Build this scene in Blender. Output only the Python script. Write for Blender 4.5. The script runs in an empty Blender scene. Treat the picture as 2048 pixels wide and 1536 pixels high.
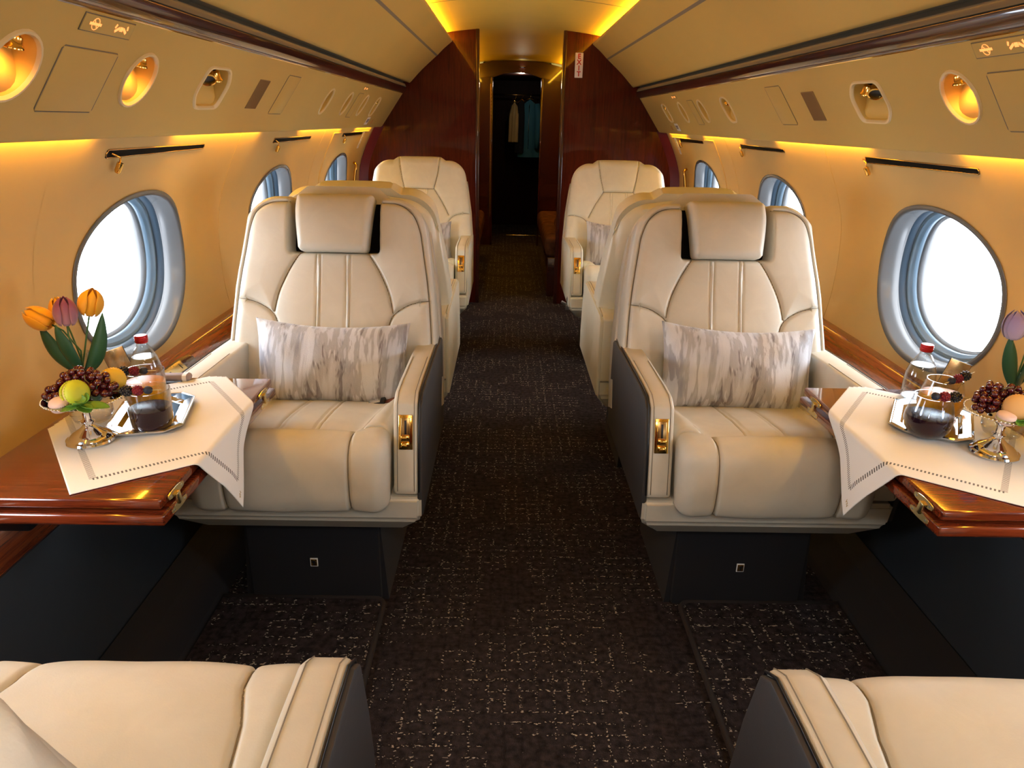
import bpy, bmesh, math, random
import numpy as np
from mathutils import Vector, Matrix, noise
from mathutils.geometry import tessellate_polygon
random.seed(4)
C = bpy.context.scene.collection
sc = bpy.context.scene
PI = math.pi

# ------------------------------------------------------------------ camera
F = 1420.0
def _n(a): return a / np.linalg.norm(a)
_fw = _n(np.array([1015 - 1024, 243 - 768., F]))
_dn = np.array([-80, 3832., F]); _dn = _n(_dn - _fw * np.dot(_dn, _fw))
_rt = np.cross(_dn, _fw)
_W = np.array([_rt, _fw, -_dn])
cam_d = bpy.data.cameras.new('camera'); cam = bpy.data.objects.new('camera', cam_d); C.objects.link(cam)
cam_d.sensor_fit = 'HORIZONTAL'; cam_d.sensor_width = 36; cam_d.lens = F / 2048 * 36
cam_d.clip_start = .02
R3 = _W @ np.diag([1, -1, -1])
cam.matrix_world = Matrix([[*R3[0], -.09], [*R3[1], 0], [*R3[2], 1.25], [0, 0, 0, 1]])
sc.camera = cam

# ------------------------------------------------------------------ world, light, exposure
sc.view_settings.view_transform = 'Standard'; sc.view_settings.look = 'None'
sc.view_settings.gamma = 1; sc.view_settings.use_curve_mapping = False
sc.view_settings.exposure = 0.0
sc.cycles.use_denoising = True
sc.cycles.max_bounces = 7; sc.cycles.diffuse_bounces = 4; sc.cycles.glossy_bounces = 4
sc.cycles.transparent_max_bounces = 32; sc.cycles.caustics_reflective = False; sc.cycles.caustics_refractive = False
sc.cycles.sample_clamp_indirect = 6
SKY = 17.0
w = bpy.data.worlds.new('world'); sc.world = w; w.use_nodes = True
wn = w.node_tree; wn.nodes.clear()
wo = wn.nodes.new('ShaderNodeOutputWorld'); wb = wn.nodes.new('ShaderNodeBackground')
wt = wn.nodes.new('ShaderNodeTexCoord'); ws = wn.nodes.new('ShaderNodeSeparateXYZ')
wr = wn.nodes.new('ShaderNodeValToRGB')
wm = wn.nodes.new('ShaderNodeMath'); wm.operation = 'MULTIPLY_ADD'; wm.inputs[1].default_value = .5; wm.inputs[2].default_value = .5
wn.links.new(wt.outputs['Generated'], ws.inputs[0]); wn.links.new(ws.outputs['Z'], wm.inputs[0])
wn.links.new(wm.outputs[0], wr.inputs[0]); wn.links.new(wr.outputs[0], wb.inputs[0]); wn.links.new(wb.outputs[0], wo.inputs[0])
e = wr.color_ramp.elements
e[0].position = .3; e[0].color = (.62, .66, .72, 1)          # bright concrete apron
e[1].position = .5; e[1].color = (.80, .86, .95, 1)
x = e.new(.7); x.color = (.88, .94, 1.0, 1)                  # overcast sky
wb.inputs[1].default_value = SKY
AMBER = (1.0, .50, .06)
def area(name, loc, sx, sy, power, col, rot, portal=False):
    l = bpy.data.lights.new(name, 'AREA'); l.shape = 'RECTANGLE'; l.size = sx; l.size_y = sy
    l.energy = power; l.color = col
    o = bpy.data.objects.new(name, l); o.location = loc; o.rotation_euler = rot; C.objects.link(o)
    if portal: l.cycles.is_portal = True
    return o
WINY = [1.925 + 1.19 * k for k in (-3, -2, -1, 0, 1, 2)]
for s in (-1, 1):
    for y in WINY:
        area('window_daylight_portal', (s * 1.215, y, .845), .62, .46, 1, (1, 1, 1), (0, s * PI / 2, 0), True)
# added fill lights in the unseen forward cabin (behind the camera)
for y in (-1.1, -.3):
    area('forward_fill_light', (0, y, 1.72), .5, .25, 9, (1, .93, .82), (0, 0, 0))

# ------------------------------------------------------------------ materials
def lin(c):
    return tuple(((v / 12.92) if v <= .04045 else ((v + .055) / 1.055) ** 2.4) for v in c)
def mat(name, col, rough=.5, metal=0, coat=0, spec=.5, trans=0, emis=None, estr=0, ior=1.45, sheen=0):
    m = bpy.data.materials.new(name); m.use_nodes = True
    b = m.node_tree.nodes['Principled BSDF']
    b.inputs['Base Color'].default_value = (*col, 1); b.inputs['Roughness'].default_value = rough
    b.inputs['Metallic'].default_value = metal; b.inputs['Coat Weight'].default_value = coat; b.inputs['Coat Roughness'].default_value = .04
    b.inputs['Specular IOR Level'].default_value = spec; b.inputs['Transmission Weight'].default_value = trans
    b.inputs['IOR'].default_value = ior; b.inputs['Sheen Weight'].default_value = sheen
    if emis: b.inputs['Emission Color'].default_value = (*emis, 1); b.inputs['Emission Strength'].default_value = estr
    return m
def nd(m, t, **k):
    n = m.node_tree.nodes.new(t)
    for a, v in k.items(): setattr(n, a, v)
    return n
def lk(m, a, b): m.node_tree.links.new(a, b)
def coords(m, scale=(1, 1, 1), rot=(0, 0, 0), out='Object'):
    t = nd(m, 'ShaderNodeTexCoord'); p = nd(m, 'ShaderNodeMapping')
    p.inputs['Scale'].default_value = scale; p.inputs['Rotation'].default_value = rot
    lk(m, t.outputs[out], p.inputs[0]); return p.outputs[0]
def noise_tex(m, vec, scale, detail=3, rough=.5, dist=0):
    n = nd(m, 'ShaderNodeTexNoise'); n.inputs['Scale'].default_value = scale; n.inputs['Detail'].default_value = detail
    n.inputs['Roughness'].default_value = rough; n.inputs['Distortion'].default_value = dist
    lk(m, vec, n.inputs['Vector']); return n.outputs['Fac']
def ramp(m, fac, stops, interp='LINEAR'):
    r = nd(m, 'ShaderNodeValToRGB'); r.color_ramp.interpolation = interp
    el = r.color_ramp.elements
    while len(el) < len(stops): el.new(.5)
    for e_, (p, c) in zip(el, stops): e_.position = p; e_.color = (*c, 1)
    lk(m, fac, r.inputs[0]); return r.outputs[0]
def bump(m, h, strength, dist=.002):
    b = nd(m, 'ShaderNodeBump'); b.inputs['Strength'].default_value = strength; b.inputs['Distance'].default_value = dist
    lk(m, h, b.inputs['Height']); lk(m, b.outputs[0], m.node_tree.nodes['Principled BSDF'].inputs['Normal'])
def math_(m, op, a, b=None, c=None):
    n = nd(m, 'ShaderNodeMath', operation=op)
    for i, v in enumerate((a, b, c)):
        if v is None: continue
        if isinstance(v, (int, float)): n.inputs[i].default_value = v
        else: lk(m, v, n.inputs[i])
    return n.outputs[0]
def P(m, k): return m.node_tree.nodes['Principled BSDF'].inputs[k]

def leather(name, col, rough=.42, wr=.12):
    m = mat(name, col, rough)
    v = coords(m)
    n1 = noise_tex(m, v, 420, 2); n2 = noise_tex(m, v, 14, 4, .6, 1.2)
    h = math_(m, 'ADD', math_(m, 'MULTIPLY', n1, .35), math_(m, 'MULTIPLY', n2, 1.4))
    bump(m, h, wr, .0025)
    c = ramp(m, n2, [(.3, tuple(x * .93 for x in col)), (.7, col)])
    lk(m, c, P(m, 'Base Color'))
    return m
M = {}
M['leather'] = leather('cream_leather', (.60, .56, .47))
M['leather_cover'] = leather('ivory_leather', (.80, .76, .60), .38, .18)
M['seam'] = mat('dark_seam', (.20, .165, .12), .7)
M['stitch'] = mat('pale_stitch', (.75, .70, .60), .6)
M['grey_leather'] = leather('slate_leather', (.040, .037, .038), .55)
M['side_panel'] = leather('charcoal_panel_leather', (.028, .033, .040), .55, .06)
M['black'] = mat('black_plastic', (.008, .008, .010), .35)
M['void'] = mat('dark_slot', (.004, .003, .003), .7, spec=.1)
M['cord'] = mat('brown_cord', (.022, .017, .017), .95)
M['carpet_black'] = mat('black_carpet', (.006, .006, .009), .95, sheen=.05)

def wood(name, dark, light, axis='z', scale=1.0, rough=.25, spec=.5, coat=1):
    m = mat(name, light, rough, coat=coat, spec=spec)
    sc_ = {'x': (1.2, 26, 26), 'y': (26, 1.2, 26), 'z': (26, 26, 1.2)}[axis]
    v = coords(m, tuple(a * scale for a in sc_))
    n = noise_tex(m, v, 3, 5, .65, .8)
    n2 = noise_tex(m, coords(m, tuple(a * scale * 4 for a in sc_)), 6, 2)
    f = math_(m, 'ADD', math_(m, 'MULTIPLY', n, .75), math_(m, 'MULTIPLY', n2, .25))
    lk(m, ramp(m, f, [(.38, dark), (.52, tuple(a * .6 + b * .4 for a, b in zip(light, dark))), (.66, light)]), P(m, 'Base Color'))
    return m
M['wood_bulk'] = wood('mahogany_veneer_vertical', (.042, .0045, .0018), (.095, .011, .004), 'z', spec=.15, coat=.4)
M['wood_rail'] = wood('mahogany_ledge', (.10, .016, .006), (.30, .065, .018), 'y', 1.0, .2)
M['wood_table'] = wood('mahogany_table', (.065, .009, .0035), (.205, .034, .009), 'x', 1.3, .12)
M['wood_dark'] = wood('dark_mahogany_trim', (.020, .0035, .002), (.060, .011, .006), 'y')
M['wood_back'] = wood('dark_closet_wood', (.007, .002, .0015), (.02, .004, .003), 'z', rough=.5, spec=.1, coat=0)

def fabric(name, col, bumpy=.08, rough=.85):
    m = mat(name, col, rough, spec=.25)
    v = coords(m); n = noise_tex(m, v, 900, 2); n2 = noise_tex(m, v, 3, 3)
    lk(m, ramp(m, n2, [(.3, tuple(x * .94 for x in col)), (.7, col)]), P(m, 'Base Color'))
    bump(m, n, bumpy, .001); return m
M['wall'] = fabric('cream_wall_fabric_cove_tint', (.58, .40, .16), .1, .6)  # cove light's yellow is put into the base colour of these four creams
M['psu'] = fabric('cream_service_panel_cove_tint', (.56, .385, .115), .05, .5)
M['overhead'] = fabric('cream_overhead_panel_cove_tint', (.60, .41, .12), .06, .55)
M['ceiling'] = fabric('cream_headliner_cove_tint', (.75, .53, .11), .05, .55)
M['grey_strip'] = mat('brushed_grey_strip', (.20, .165, .11), .6, 0, spec=.2)
M['gold'] = mat('polished_gold', (.95, .58, .14), .12, 1)
M['brass'] = mat('pale_brass', (.80, .66, .34), .25, 1)
M['brass_dim'] = mat('aged_gold_trim', (.42, .26, .10), .25, 1)
M['silver'] = mat('polished_silver', (.86, .86, .87), .07, 1)
M['steel'] = mat('satin_steel', (.55, .56, .58), .3, 1)
M['speaker'] = mat('brown_speaker_cloth', (.27, .165, .07), .9)
M['reveal'] = mat('pearl_white_window_ring', (.095, .097, .10), .25, spec=.5)
M['reveal_blue'] = mat('pale_blue_window_ring', (.11, .17, .23), .3)
M['reveal_dark'] = mat('dark_blue_window_gasket', (.035, .06, .09), .4)
M['skin'] = mat('outer_skin_white', (.75, .75, .75), .4)
M['led'] = mat('amber_led_strip', (1, .6, .1), .5, emis=(1, .52, .03), estr=42)
M['led_dim'] = mat('amber_led_strip_low', (1, .6, .1), .5, emis=(1, .52, .03), estr=34)
M['lamp'] = mat('warm_lamp_lens', (1, .7, .4), .3, emis=(1, .62, .22), estr=25)
M['lamp_white'] = mat('white_lamp_lens', (1, 1, 1), .3, emis=(1, .93, .8), estr=9)
M['icon'] = mat('orange_lit_icon', (1, .4, .15), .5, emis=(1, .33, .08), estr=1.3)
M['label'] = mat('white_placard', (.80, .76, .74), .5)
M['ink'] = mat('purple_grey_ink', (.08, .05, .09), .6)
M['red'] = mat('exit_red', (.50, .015, .012), .5)
M['copper'] = mat('maroon_trim', (.10, .006, .003), .4)
M['rim'] = mat('pale_recess_rim', (.72, .56, .30), .35)
M['bowl'] = mat('recess_glow_tint', (.62, .40, .09), .45)  # golden glow inside the recesses is put into this colour

# flecked carpet
def carpet():
    m = mat('flecked_carpet', (.02, .016, .017), .95, spec=.15)
    v = coords(m, out='Object')
    sx = nd(m, 'ShaderNodeSeparateXYZ'); lk(m, v, sx.inputs[0])
    wob = noise_tex(m, v, 22, 2)
    wobc = math_(m, 'MULTIPLY_ADD', wob, .018, -.009)
    def lines(axis, pitch, width, other):
        a = math_(m, 'ADD', sx.outputs[axis], wobc)
        f = math_(m, 'PINGPONG', a, pitch)
        return math_(m, 'LESS_THAN', f, width)
    lx = lines(0, .019, .0034, 1); ly = lines(1, .016, .0034, 0)
    m1 = noise_tex(m, coords(m, (6, 1.5, 1)), 9, 2); m2 = noise_tex(m, coords(m, (1.5, 7, 1)), 9, 2)
    lx = math_(m, 'MULTIPLY', lx, math_(m, 'GREATER_THAN', m1, .47))
    ly = math_(m, 'MULTIPLY', ly, math_(m, 'GREATER_THAN', m2, .45))
    line = math_(m, 'MAXIMUM', lx, ly)
    fine = noise_tex(m, v, 300, 1); fine2 = noise_tex(m, coords(m, (1, 1.6, 1)), 130, 2)
    fl = math_(m, 'GREATER_THAN', fine2, .585)
    big = noise_tex(m, v, 5, 3)
    fleck = math_(m, 'MULTIPLY', math_(m, 'MULTIPLY', line, fl), math_(m, 'GREATER_THAN', big, .44))
    fleck = math_(m, 'MAXIMUM', fleck, math_(m, 'GREATER_THAN', fine2, .77))
    base = ramp(m, noise_tex(m, v, 60, 3), [(.3, (.012, .009, .010)), (.7, (.042, .032, .034))])
    mx = nd(m, 'ShaderNodeMix', data_type='RGBA'); lk(m, fleck, mx.inputs[0]); lk(m, base, mx.inputs[6])
    mx.inputs[7].default_value = (.40, .35, .29, 1)
    dk = nd(m, 'ShaderNodeMix', data_type='RGBA', blend_type='MULTIPLY'); lk(m, math_(m, 'MULTIPLY', line, .3), dk.inputs[0])
    lk(m, base, dk.inputs[6]); dk.inputs[7].default_value = (.15, .12, .12, 1); lk(m, dk.outputs[2], mx.inputs[6])
    lk(m, mx.outputs[2], P(m, 'Base Color'))
    h = math_(m, 'ADD', math_(m, 'MULTIPLY', fine, 1.0), math_(m, 'MULTIPLY', line, -.7))
    bump(m, h, .9, .004)
    return m
M['carpet'] = carpet()

def thin_glass(name, tint=(1, 1, 1), refl=1.0, haze=0):
    m = bpy.data.materials.new(name); m.use_nodes = True; t = m.node_tree; t.nodes.clear()
    o = t.nodes.new('ShaderNodeOutputMaterial'); mx = t.nodes.new('ShaderNodeMixShader')
    tr = t.nodes.new('ShaderNodeBsdfTransparent'); gl = t.nodes.new('ShaderNodeBsdfGlossy'); fr = t.nodes.new('ShaderNodeLayerWeight'); pw = t.nodes.new('ShaderNodeMath'); pw.operation = 'POWER'; pw.inputs[1].default_value = 2.5
    tr.inputs[0].default_value = (*tint, 1); gl.inputs['Roughness'].default_value = .02; fr.inputs[0].default_value = .5
    mm = t.nodes.new('ShaderNodeMath'); mm.operation = 'MULTIPLY'; mm.inputs[1].default_value = refl; mm.use_clamp = True
    ad = t.nodes.new('ShaderNodeMath'); ad.operation = 'ADD'; ad.inputs[1].default_value = .035; t.links.new(fr.outputs['Facing'], pw.inputs[0]); t.links.new(pw.outputs[0], ad.inputs[0]); t.links.new(ad.outputs[0], mm.inputs[0]); t.links.new(mm.outputs[0], mx.inputs[0])
    t.links.new(tr.outputs[0], mx.inputs[1]); t.links.new(gl.outputs[0], mx.inputs[2]); t.links.new(mx.outputs[0], o.inputs[0])
    return m
M['pane'] = thin_glass('cabin_window_pane', (.97, .985, 1), .6)
M['glass'] = thin_glass('clear_glass', (.955, .97, .975), .9)
M['water'] = thin_glass('water', (.93, .95, .96), .5)

def pillow_mat():
    m = mat('brushstroke_cushion_fabric', (.5, .5, .5), .7, sheen=.3)
    v = coords(m, (1, 1, 1))
    a = noise_tex(m, coords(m, (1, .3, .17)), 13, 5, .62, .35)
    b = noise_tex(m, coords(m, (1, .3, .20), (0, 0, 0)), 9, 5, .6, .3)
    c1 = ramp(m, a, [(.36, (.60, .63, .68)), (.45, (.44, .47, .55)), (.475, (.13, .13, .155)), (.535, (.22, .20, .21)), (.55, (.60, .61, .64))], 'LINEAR')
    c2 = ramp(m, b, [(.40, (.38, .41, .50)), (.45, (.64, .66, .70)), (.52, (.60, .62, .65)), (.54, (.17, .150, .15)), (.62, (.50, .52, .56))], 'LINEAR')
    mx = nd(m, 'ShaderNodeMix', data_type='RGBA'); mx.inputs[0].default_value = .5
    lk(m, c1, mx.inputs[6]); lk(m, c2, mx.inputs[7]); lk(m, mx.outputs[2], P(m, 'Base Color'))
    bump(m, noise_tex(m, coords(m, (3, 1, 1)), 240, 2), .5, .0015)
    return m
M['pillow'] = pillow_mat()

# ------------------------------------------------------------------ helpers
def link(name, me, m, parent=None, smooth=True):
    o = bpy.data.objects.new(name, me); C.objects.link(o)
    if m is not None and not me.materials: me.materials.append(M[m] if isinstance(m, str) else m)
    if parent is not None: o.parent = parent
    if smooth: me.polygons.foreach_set('use_smooth', [True] * len(me.polygons))
    return o
def mesh(name, vs, fs, m, parent=None, smooth=True):
    me = bpy.data.meshes.new(name); me.from_pydata([tuple(map(float, v)) for v in vs], [], fs); me.update()
    return link(name, me, m, parent, smooth)
def frombm(name, bm, m, parent=None, smooth=False):
    me = bpy.data.meshes.new(name); bmesh.ops.recalc_face_normals(bm, faces=bm.faces); bm.to_mesh(me); bm.free()
    return link(name, me, m, parent, smooth)
def thing(name, label, cat, loc=(0, 0, 0), rz=0, group=None, mat4=None):
    o = bpy.data.objects.new(name, None); C.objects.link(o); o.empty_display_size = .05
    if mat4 is not None: o.matrix_world = mat4
    else: o.location = loc; o.rotation_euler = (0, 0, rz)
    return tag(o, label, cat, group)
def tag(o, label, cat, group=None):
    o['label'] = label; o['category'] = cat
    if group: o['group'] = group
    return o
def struct(o): o['kind'] = 'structure'; return o
def autosmooth(o, ang=35):
    me = o.data; me.polygons.foreach_set('use_smooth', [True] * len(me.polygons))
    try: me.set_sharp_from_angle(angle=math.radians(ang))
    except Exception: pass
    return o
def addbox(bm, c, s, bev=0, rot=None, seg=2):
    r = bmesh.ops.create_cube(bm, size=1); vs = r['verts']
    for v in vs: v.co = Vector((v.co.x * s[0], v.co.y * s[1], v.co.z * s[2]))
    if bev > 0:
        es = list({e_ for v in vs for e_ in v.link_edges})
        r2 = bmesh.ops.bevel(bm, geom=es, offset=bev, segments=seg, affect='EDGES', profile=.5)
        vs = list({v for f in r2['faces'] for v in f.verts} | {v for v in vs if v.is_valid})
        # gather the whole island
        st = list(vs); seen = set(st)
        while st:
            a = st.pop()
            for e_ in a.link_edges:
                b = e_.other_vert(a)
                if b not in seen: seen.add(b); st.append(b)
        vs = list(seen)
    for v in vs:
        p = v.co
        if rot is not None: p = rot @ p
        v.co = p + Vector(c)
def box(name, c, s, m, parent=None, bev=0, rot=None, seg=2):
    bm = bmesh.new(); addbox(bm, c, s, bev, rot, seg)
    o = frombm(name, bm, m, parent)
    return autosmooth(o) if bev else o
def prism(name, poly, x0, x1, m, parent=None, axis='x', bev=0, seg=2):
    """polygon in the two other axes, extruded along axis"""
    bm = bmesh.new()
    def pt(a, b, t): return {'x': (t, a, b), 'y': (a, t, b), 'z': (a, b, t)}[axis]
    A = [bm.verts.new(pt(a, b, x0)) for a, b in poly]; B = [bm.verts.new(pt(a, b, x1)) for a, b in poly]
    n = len(poly); bm.faces.new(A); bm.faces.new(B[::-1])
    for i in range(n): bm.faces.new((A[i], B[i], B[(i + 1) % n], A[(i + 1) % n]))
    bmesh.ops.recalc_face_normals(bm, faces=bm.faces)
    if bev: bmesh.ops.bevel(bm, geom=list(bm.edges), offset=bev, segments=seg, affect='EDGES', profile=.5)
    o = frombm(name, bm, m, parent)
    return autosmooth(o, 40) if bev else o
def lathe_geo(prof, n=32, sx=1, sy=1, c=(0, 0, 0)):
    vs = []; fs = []
    for r, z in prof:
        for k in range(n):
            a = 2 * PI * k / n; vs.append((c[0] + r * math.cos(a) * sx, c[1] + r * math.sin(a) * sy, c[2] + z))
    for i in range(len(prof) - 1):
        for k in range(n):
            k2 = (k + 1) % n; fs.append((i * n + k, i * n + k2, (i + 1) * n + k2, (i + 1) * n + k))
    return vs, fs
def lathe(name, prof, m, parent=None, n=32, sx=1, sy=1, c=(0, 0, 0), caps=True, ang=40):
    vs, fs = lathe_geo(prof, n, sx, sy, c)
    if caps:
        if prof[0][0] > 1e-6: fs.append(tuple(range(n))[::-1])
        if prof[-1][0] > 1e-6: fs.append(tuple((len(prof) - 1) * n + k for k in range(n)))
    bm = bmesh.new(); V = [bm.verts.new(v) for v in vs]
    for f in fs:
        try: bm.faces.new([V[i] for i in f])
        except ValueError: pass
    bmesh.ops.remove_doubles(bm, verts=bm.verts, dist=1e-6)
    return autosmooth(frombm(name, bm, m, parent), ang)
def tube_geo(pts, r, n=8):
    pts = [Vector(p) for p in pts]; rr = r if isinstance(r, (list, tuple)) else [r] * len(pts)
    vs = []; fs = []; up = None
    for i, p in enumerate(pts):
        d = (pts[min(i + 1, len(pts) - 1)] - pts[max(i - 1, 0)]).normalized()
        if up is None: up = d.orthogonal().normalized()
        a = (up - d * up.dot(d)).normalized(); b = d.cross(a); up = a
        for k in range(n):
            t = 2 * PI * k / n; q = p + (a * math.cos(t) + b * math.sin(t)) * rr[i]; vs.append(tuple(q))
    for i in range(len(pts) - 1):
        for k in range(n):
            k2 = (k + 1) % n; fs.append((i * n + k, i * n + k2, (i + 1) * n + k2, (i + 1) * n + k))
    fs.append(tuple(range(n))[::-1]); fs.append(tuple((len(pts) - 1) * n + k for k in range(n)))
    return vs, fs
def tube(name, pts, r, m, parent=None, n=8):
    vs, fs = tube_geo(pts, r, n); return mesh(name, vs, fs, m, parent)
def text(name, s, size, m, parent, mat4=None, ext=.0006, align='CENTER', space=1, bold=0.0):
    cu = bpy.data.curves.new(name, 'FONT'); cu.body = s; cu.size = size; cu.extrude = ext; cu.align_x = align; cu.align_y = 'CENTER'
    cu.space_line = space; cu.offset = bold
    tmp = bpy.data.objects.new('t', cu); C.objects.link(tmp)
    dg = bpy.context.evaluated_depsgraph_get(); me = bpy.data.meshes.new_from_object(tmp.evaluated_get(dg))
    bpy.data.objects.remove(tmp); me.materials.clear()
    if mat4 is not None: me.transform(mat4)
    return link(name, me, m, parent, False)
def dup(root, loc=None, rz=None, label=None, group=None):
    r = root.copy(); C.objects.link(r)
    if loc is not None: r.location = loc
    if rz is not None: r.rotation_euler = (0, 0, rz)
    if label: r['label'] = label
    if group: r['group'] = group
    for ch in list(root.children):
        c = ch.copy(); C.objects.link(c); c.parent = r
        for g in list(ch.children):
            d = g.copy(); C.objects.link(d); d.parent = c
    return r
def lerp_prof(prof, n):
    """smooth resample of a profile [(x,z)] by arc length (Catmull-Rom)"""
    p = [np.array(q, float) for q in prof]; p = [2 * p[0] - p[1]] + p + [2 * p[-1] - p[-2]]
    out = []
    for i in range(1, len(p) - 2):
        for t in np.linspace(0, 1, 8, endpoint=False):
            a, b, c, d = p[i - 1:i + 3]
            out.append(.5 * ((2 * b) + (c - a) * t + (2 * a - 5 * b + 4 * c - d) * t * t + (-a + 3 * b - 3 * c + d) * t ** 3))
    out.append(p[-2]); out = np.array(out)
    s = np.r_[0, np.cumsum(np.linalg.norm(np.diff(out, axis=0), axis=1))]
    u = np.linspace(0, s[-1], n)
    return np.c_[np.interp(u, s, out[:, 0]), np.interp(u, s, out[:, 1])], s[-1], (s, out)

Y0, YB, Y2, YE = -1.9, 5.1, 7.7, 9.35
# ------------------------------------------------------------------ floor
fl = struct(mesh('floor', [(-1.12, Y0, 0), (1.12, Y0, 0), (1.12, YE, 0), (-1.12, YE, 0)], [(0, 1, 2, 3)], 'carpet', smooth=False))
for s, nm in ((-1, 'left'), (1, 'right')):
    poly = [(s * .985, 0), (s * .85, 0), (s * .862, .02), (s * .93, .075), (s * .985, .10)]
    struct(prism('baseboard_' + nm, poly, Y0, YB, 'carpet_black', axis='y'))

# ------------------------------------------------------------------ walls with oval windows
WP = [(1.085, .578), (1.10, .66), (1.105, .75), (1.104, .83), (1.096, .92), (1.075, 1.0), (1.035, 1.095), (.975, 1.212)]
_, WL, (WS, WO) = lerp_prof(WP, 10)
def wallpt(sgn, y, s, out=0.0):
    x = np.interp(s, WS, WO[:, 0]); z = np.interp(s, WS, WO[:, 1])
    if out:
        x2 = np.interp(s + .01, WS, WO[:, 0]); z2 = np.interp(s + .01, WS, WO[:, 1])
        if s + .01 > WL: x2 = np.interp(s, WS, WO[:, 0]); z2 = z; x1 = np.interp(s - .01, WS, WO[:, 0]); z1 = np.interp(s - .01, WS, WO[:, 1]); tx, tz = x2 - x1, z2 - z1
        else: tx, tz = x2 - x, z2 - z
        L = math.hypot(tx, tz); nx, nz = tz / L, -tx / L
        x += nx * out; z += nz * out
    return (sgn * x, y, z)
SC = float(np.interp(.845, WO[:, 1], WS)); HA, HB = .290, .218     # window centre and half sizes
for sgn, nm in ((-1, 'left'), (1, 'right')):
    vs = []; fs = []
    def add_grid(ya, yb, ny, ns=24):
        b = len(vs)
        for i in range(ny + 1):
            for j in range(ns + 1): vs.append(wallpt(sgn, ya - .005 + (yb - ya + .01) * i / ny, WL * j / ns, .0006))
        for i in range(ny):
            for j in range(ns):
                k = b + i * (ns + 1) + j; f = (k, k + 1, k + ns + 2, k + ns + 1); fs.append(f if sgn > 0 else f[::-1])
    HW = .42; prev = Y0
    for wy in WINY:
        if wy - HW > prev: add_grid(prev, wy - HW, 3)
        prev = wy + HW
        N = 96; K = 10; b = len(vs)
        angs = [2 * PI * q / N for q in range(N)]
        for ca_ in (math.atan2(WL - SC, HW), math.atan2(WL - SC, -HW), math.atan2(-SC, -HW) % (2 * PI), math.atan2(-SC, HW) % (2 * PI)):
            angs[min(range(N), key=lambda q: abs(angs[q] - ca_))] = ca_
        for k in range(K + 1):
            t = (k / K) ** 1.3
            for q in range(N):
                a = angs[q]; ca, sa = math.cos(a), math.sin(a)
                ex = math.copysign(abs(ca) ** .93, ca) * HA; ez = math.copysign(abs(sa) ** .93, sa) * HB
                top = WL - SC; bot = SC
                rs = min(HW / max(abs(ca), 1e-6), (top if sa > 0 else bot) / max(abs(sa), 1e-6))
                # soft raised surround
                d = math.hypot(ex * (1 - t) + rs * ca * t - ex, ez * (1 - t) + rs * sa * t - ez)
                bulge = .010 * math.exp(-((d - .0) / .05) ** 2)
                vs.append(wallpt(sgn, wy + ex * (1 - t) + rs * ca * t, min(max(SC + ez * (1 - t) + rs * sa * t, 0), WL), -bulge))
        for k in range(K):
            for q in range(N):
                q2 = (q + 1) % N; f = (b + k * N + q, b + k * N + q2, b + (k + 1) * N + q2, b + (k + 1) * N + q); fs.append(f if sgn > 0 else f[::-1])
    add_grid(prev, YB, 8)
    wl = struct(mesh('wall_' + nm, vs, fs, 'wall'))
    # vertical panel joints
    for k, y in enumerate((2.54, 3.72)):
        tube('panel_joint', [wallpt(sgn, y, s_, .0006) for s_ in np.linspace(0.01, WL - .01, 20)], .0015, 'wall', wl, 5)
    # outer skin seen through nothing else: closes the fuselage between the windows
    # windows
    for i, wy in enumerate(WINY):
        wid = (i + 1) + (0 if sgn < 0 else 6)
        x0, _, z0 = wallpt(sgn, wy, SC)
        def ring(prof, name, m, parent):
            v2 = []; f2 = []; N = 96
            for (sc_, dep) in prof:
                for q in range(N):
                    a = 2 * PI * q / N; ca, sa = math.cos(a), math.sin(a)
                    ex = math.copysign(abs(ca) ** .93, ca); ez = math.copysign(abs(sa) ** .93, sa)
                    v2.append(wallpt(sgn, wy + ex * (HA - (1 - sc_)), SC + ez * (HB - (1 - sc_)), dep))
            for k in range(len(prof) - 1):
                for q in range(N):
                    q2 = (q + 1) % N; f2.append((k * N + q, k * N + q2, (k + 1) * N + q2, (k + 1) * N + q))
            return mesh(name, v2, f2, m, parent)
        fr = struct(ring([(1.012, -.012), (1.006, -.015), (.998, -.014), (.994, -.008), (.987, .012), (.980, .030), (.982, .036), (.982, .040)], 'window_%d' % wid, 'reveal', None))
        ring([(.982, .040), (.975, .046), (.972, .058)], 'window_gasket', 'reveal_dark', fr)
        ring([(.972, .058), (.964, .058), (.962, .066), (.955, .068), (.953, .080)], 'window_inner_ring', 'reveal_blue', fr)
        ring([(.953, .080), (.945, .082), (.943, .100), (.95, .112), (1.10, .112)], 'window_outer_frame', 'reveal', fr)
        v3 = [wallpt(sgn, wy, SC, .075)]; f3 = []
        for q in range(48):
            a = 2 * PI * q / 48; v3.append(wallpt(sgn, wy + math.cos(a) * (HA - .044), SC + math.sin(a) * (HB - .044), .075))
        for q in range(48): f3.append((0, 1 + q, 1 + (q + 1) % 48))
        mesh('window_pane', v3, f3, 'pane', fr)
    # lower side: ledge (rail) and dark leather panel
    rail = [(s_ * sgn, z_) for s_, z_ in [(1.092, .586), (1.088, .592), (1.062, .591), (1.052, .586), (1.006, .536), (.999, .524), (.997, .500), (.994, .462), (.998, .455), (1.10, .455)]]
    r_ = struct(prism('trim_%d' % (1 if sgn < 0 else 2), rail, Y0, YB, 'wood_rail', axis='y')); autosmooth(r_, 50)
    struct(prism('wall_lower_' + nm, [(sgn * .990, 0), (sgn * .992, .458), (sgn * 1.08, .458), (sgn * 1.08, 0)], Y0, YB, 'side_panel', axis='y'))

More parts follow.
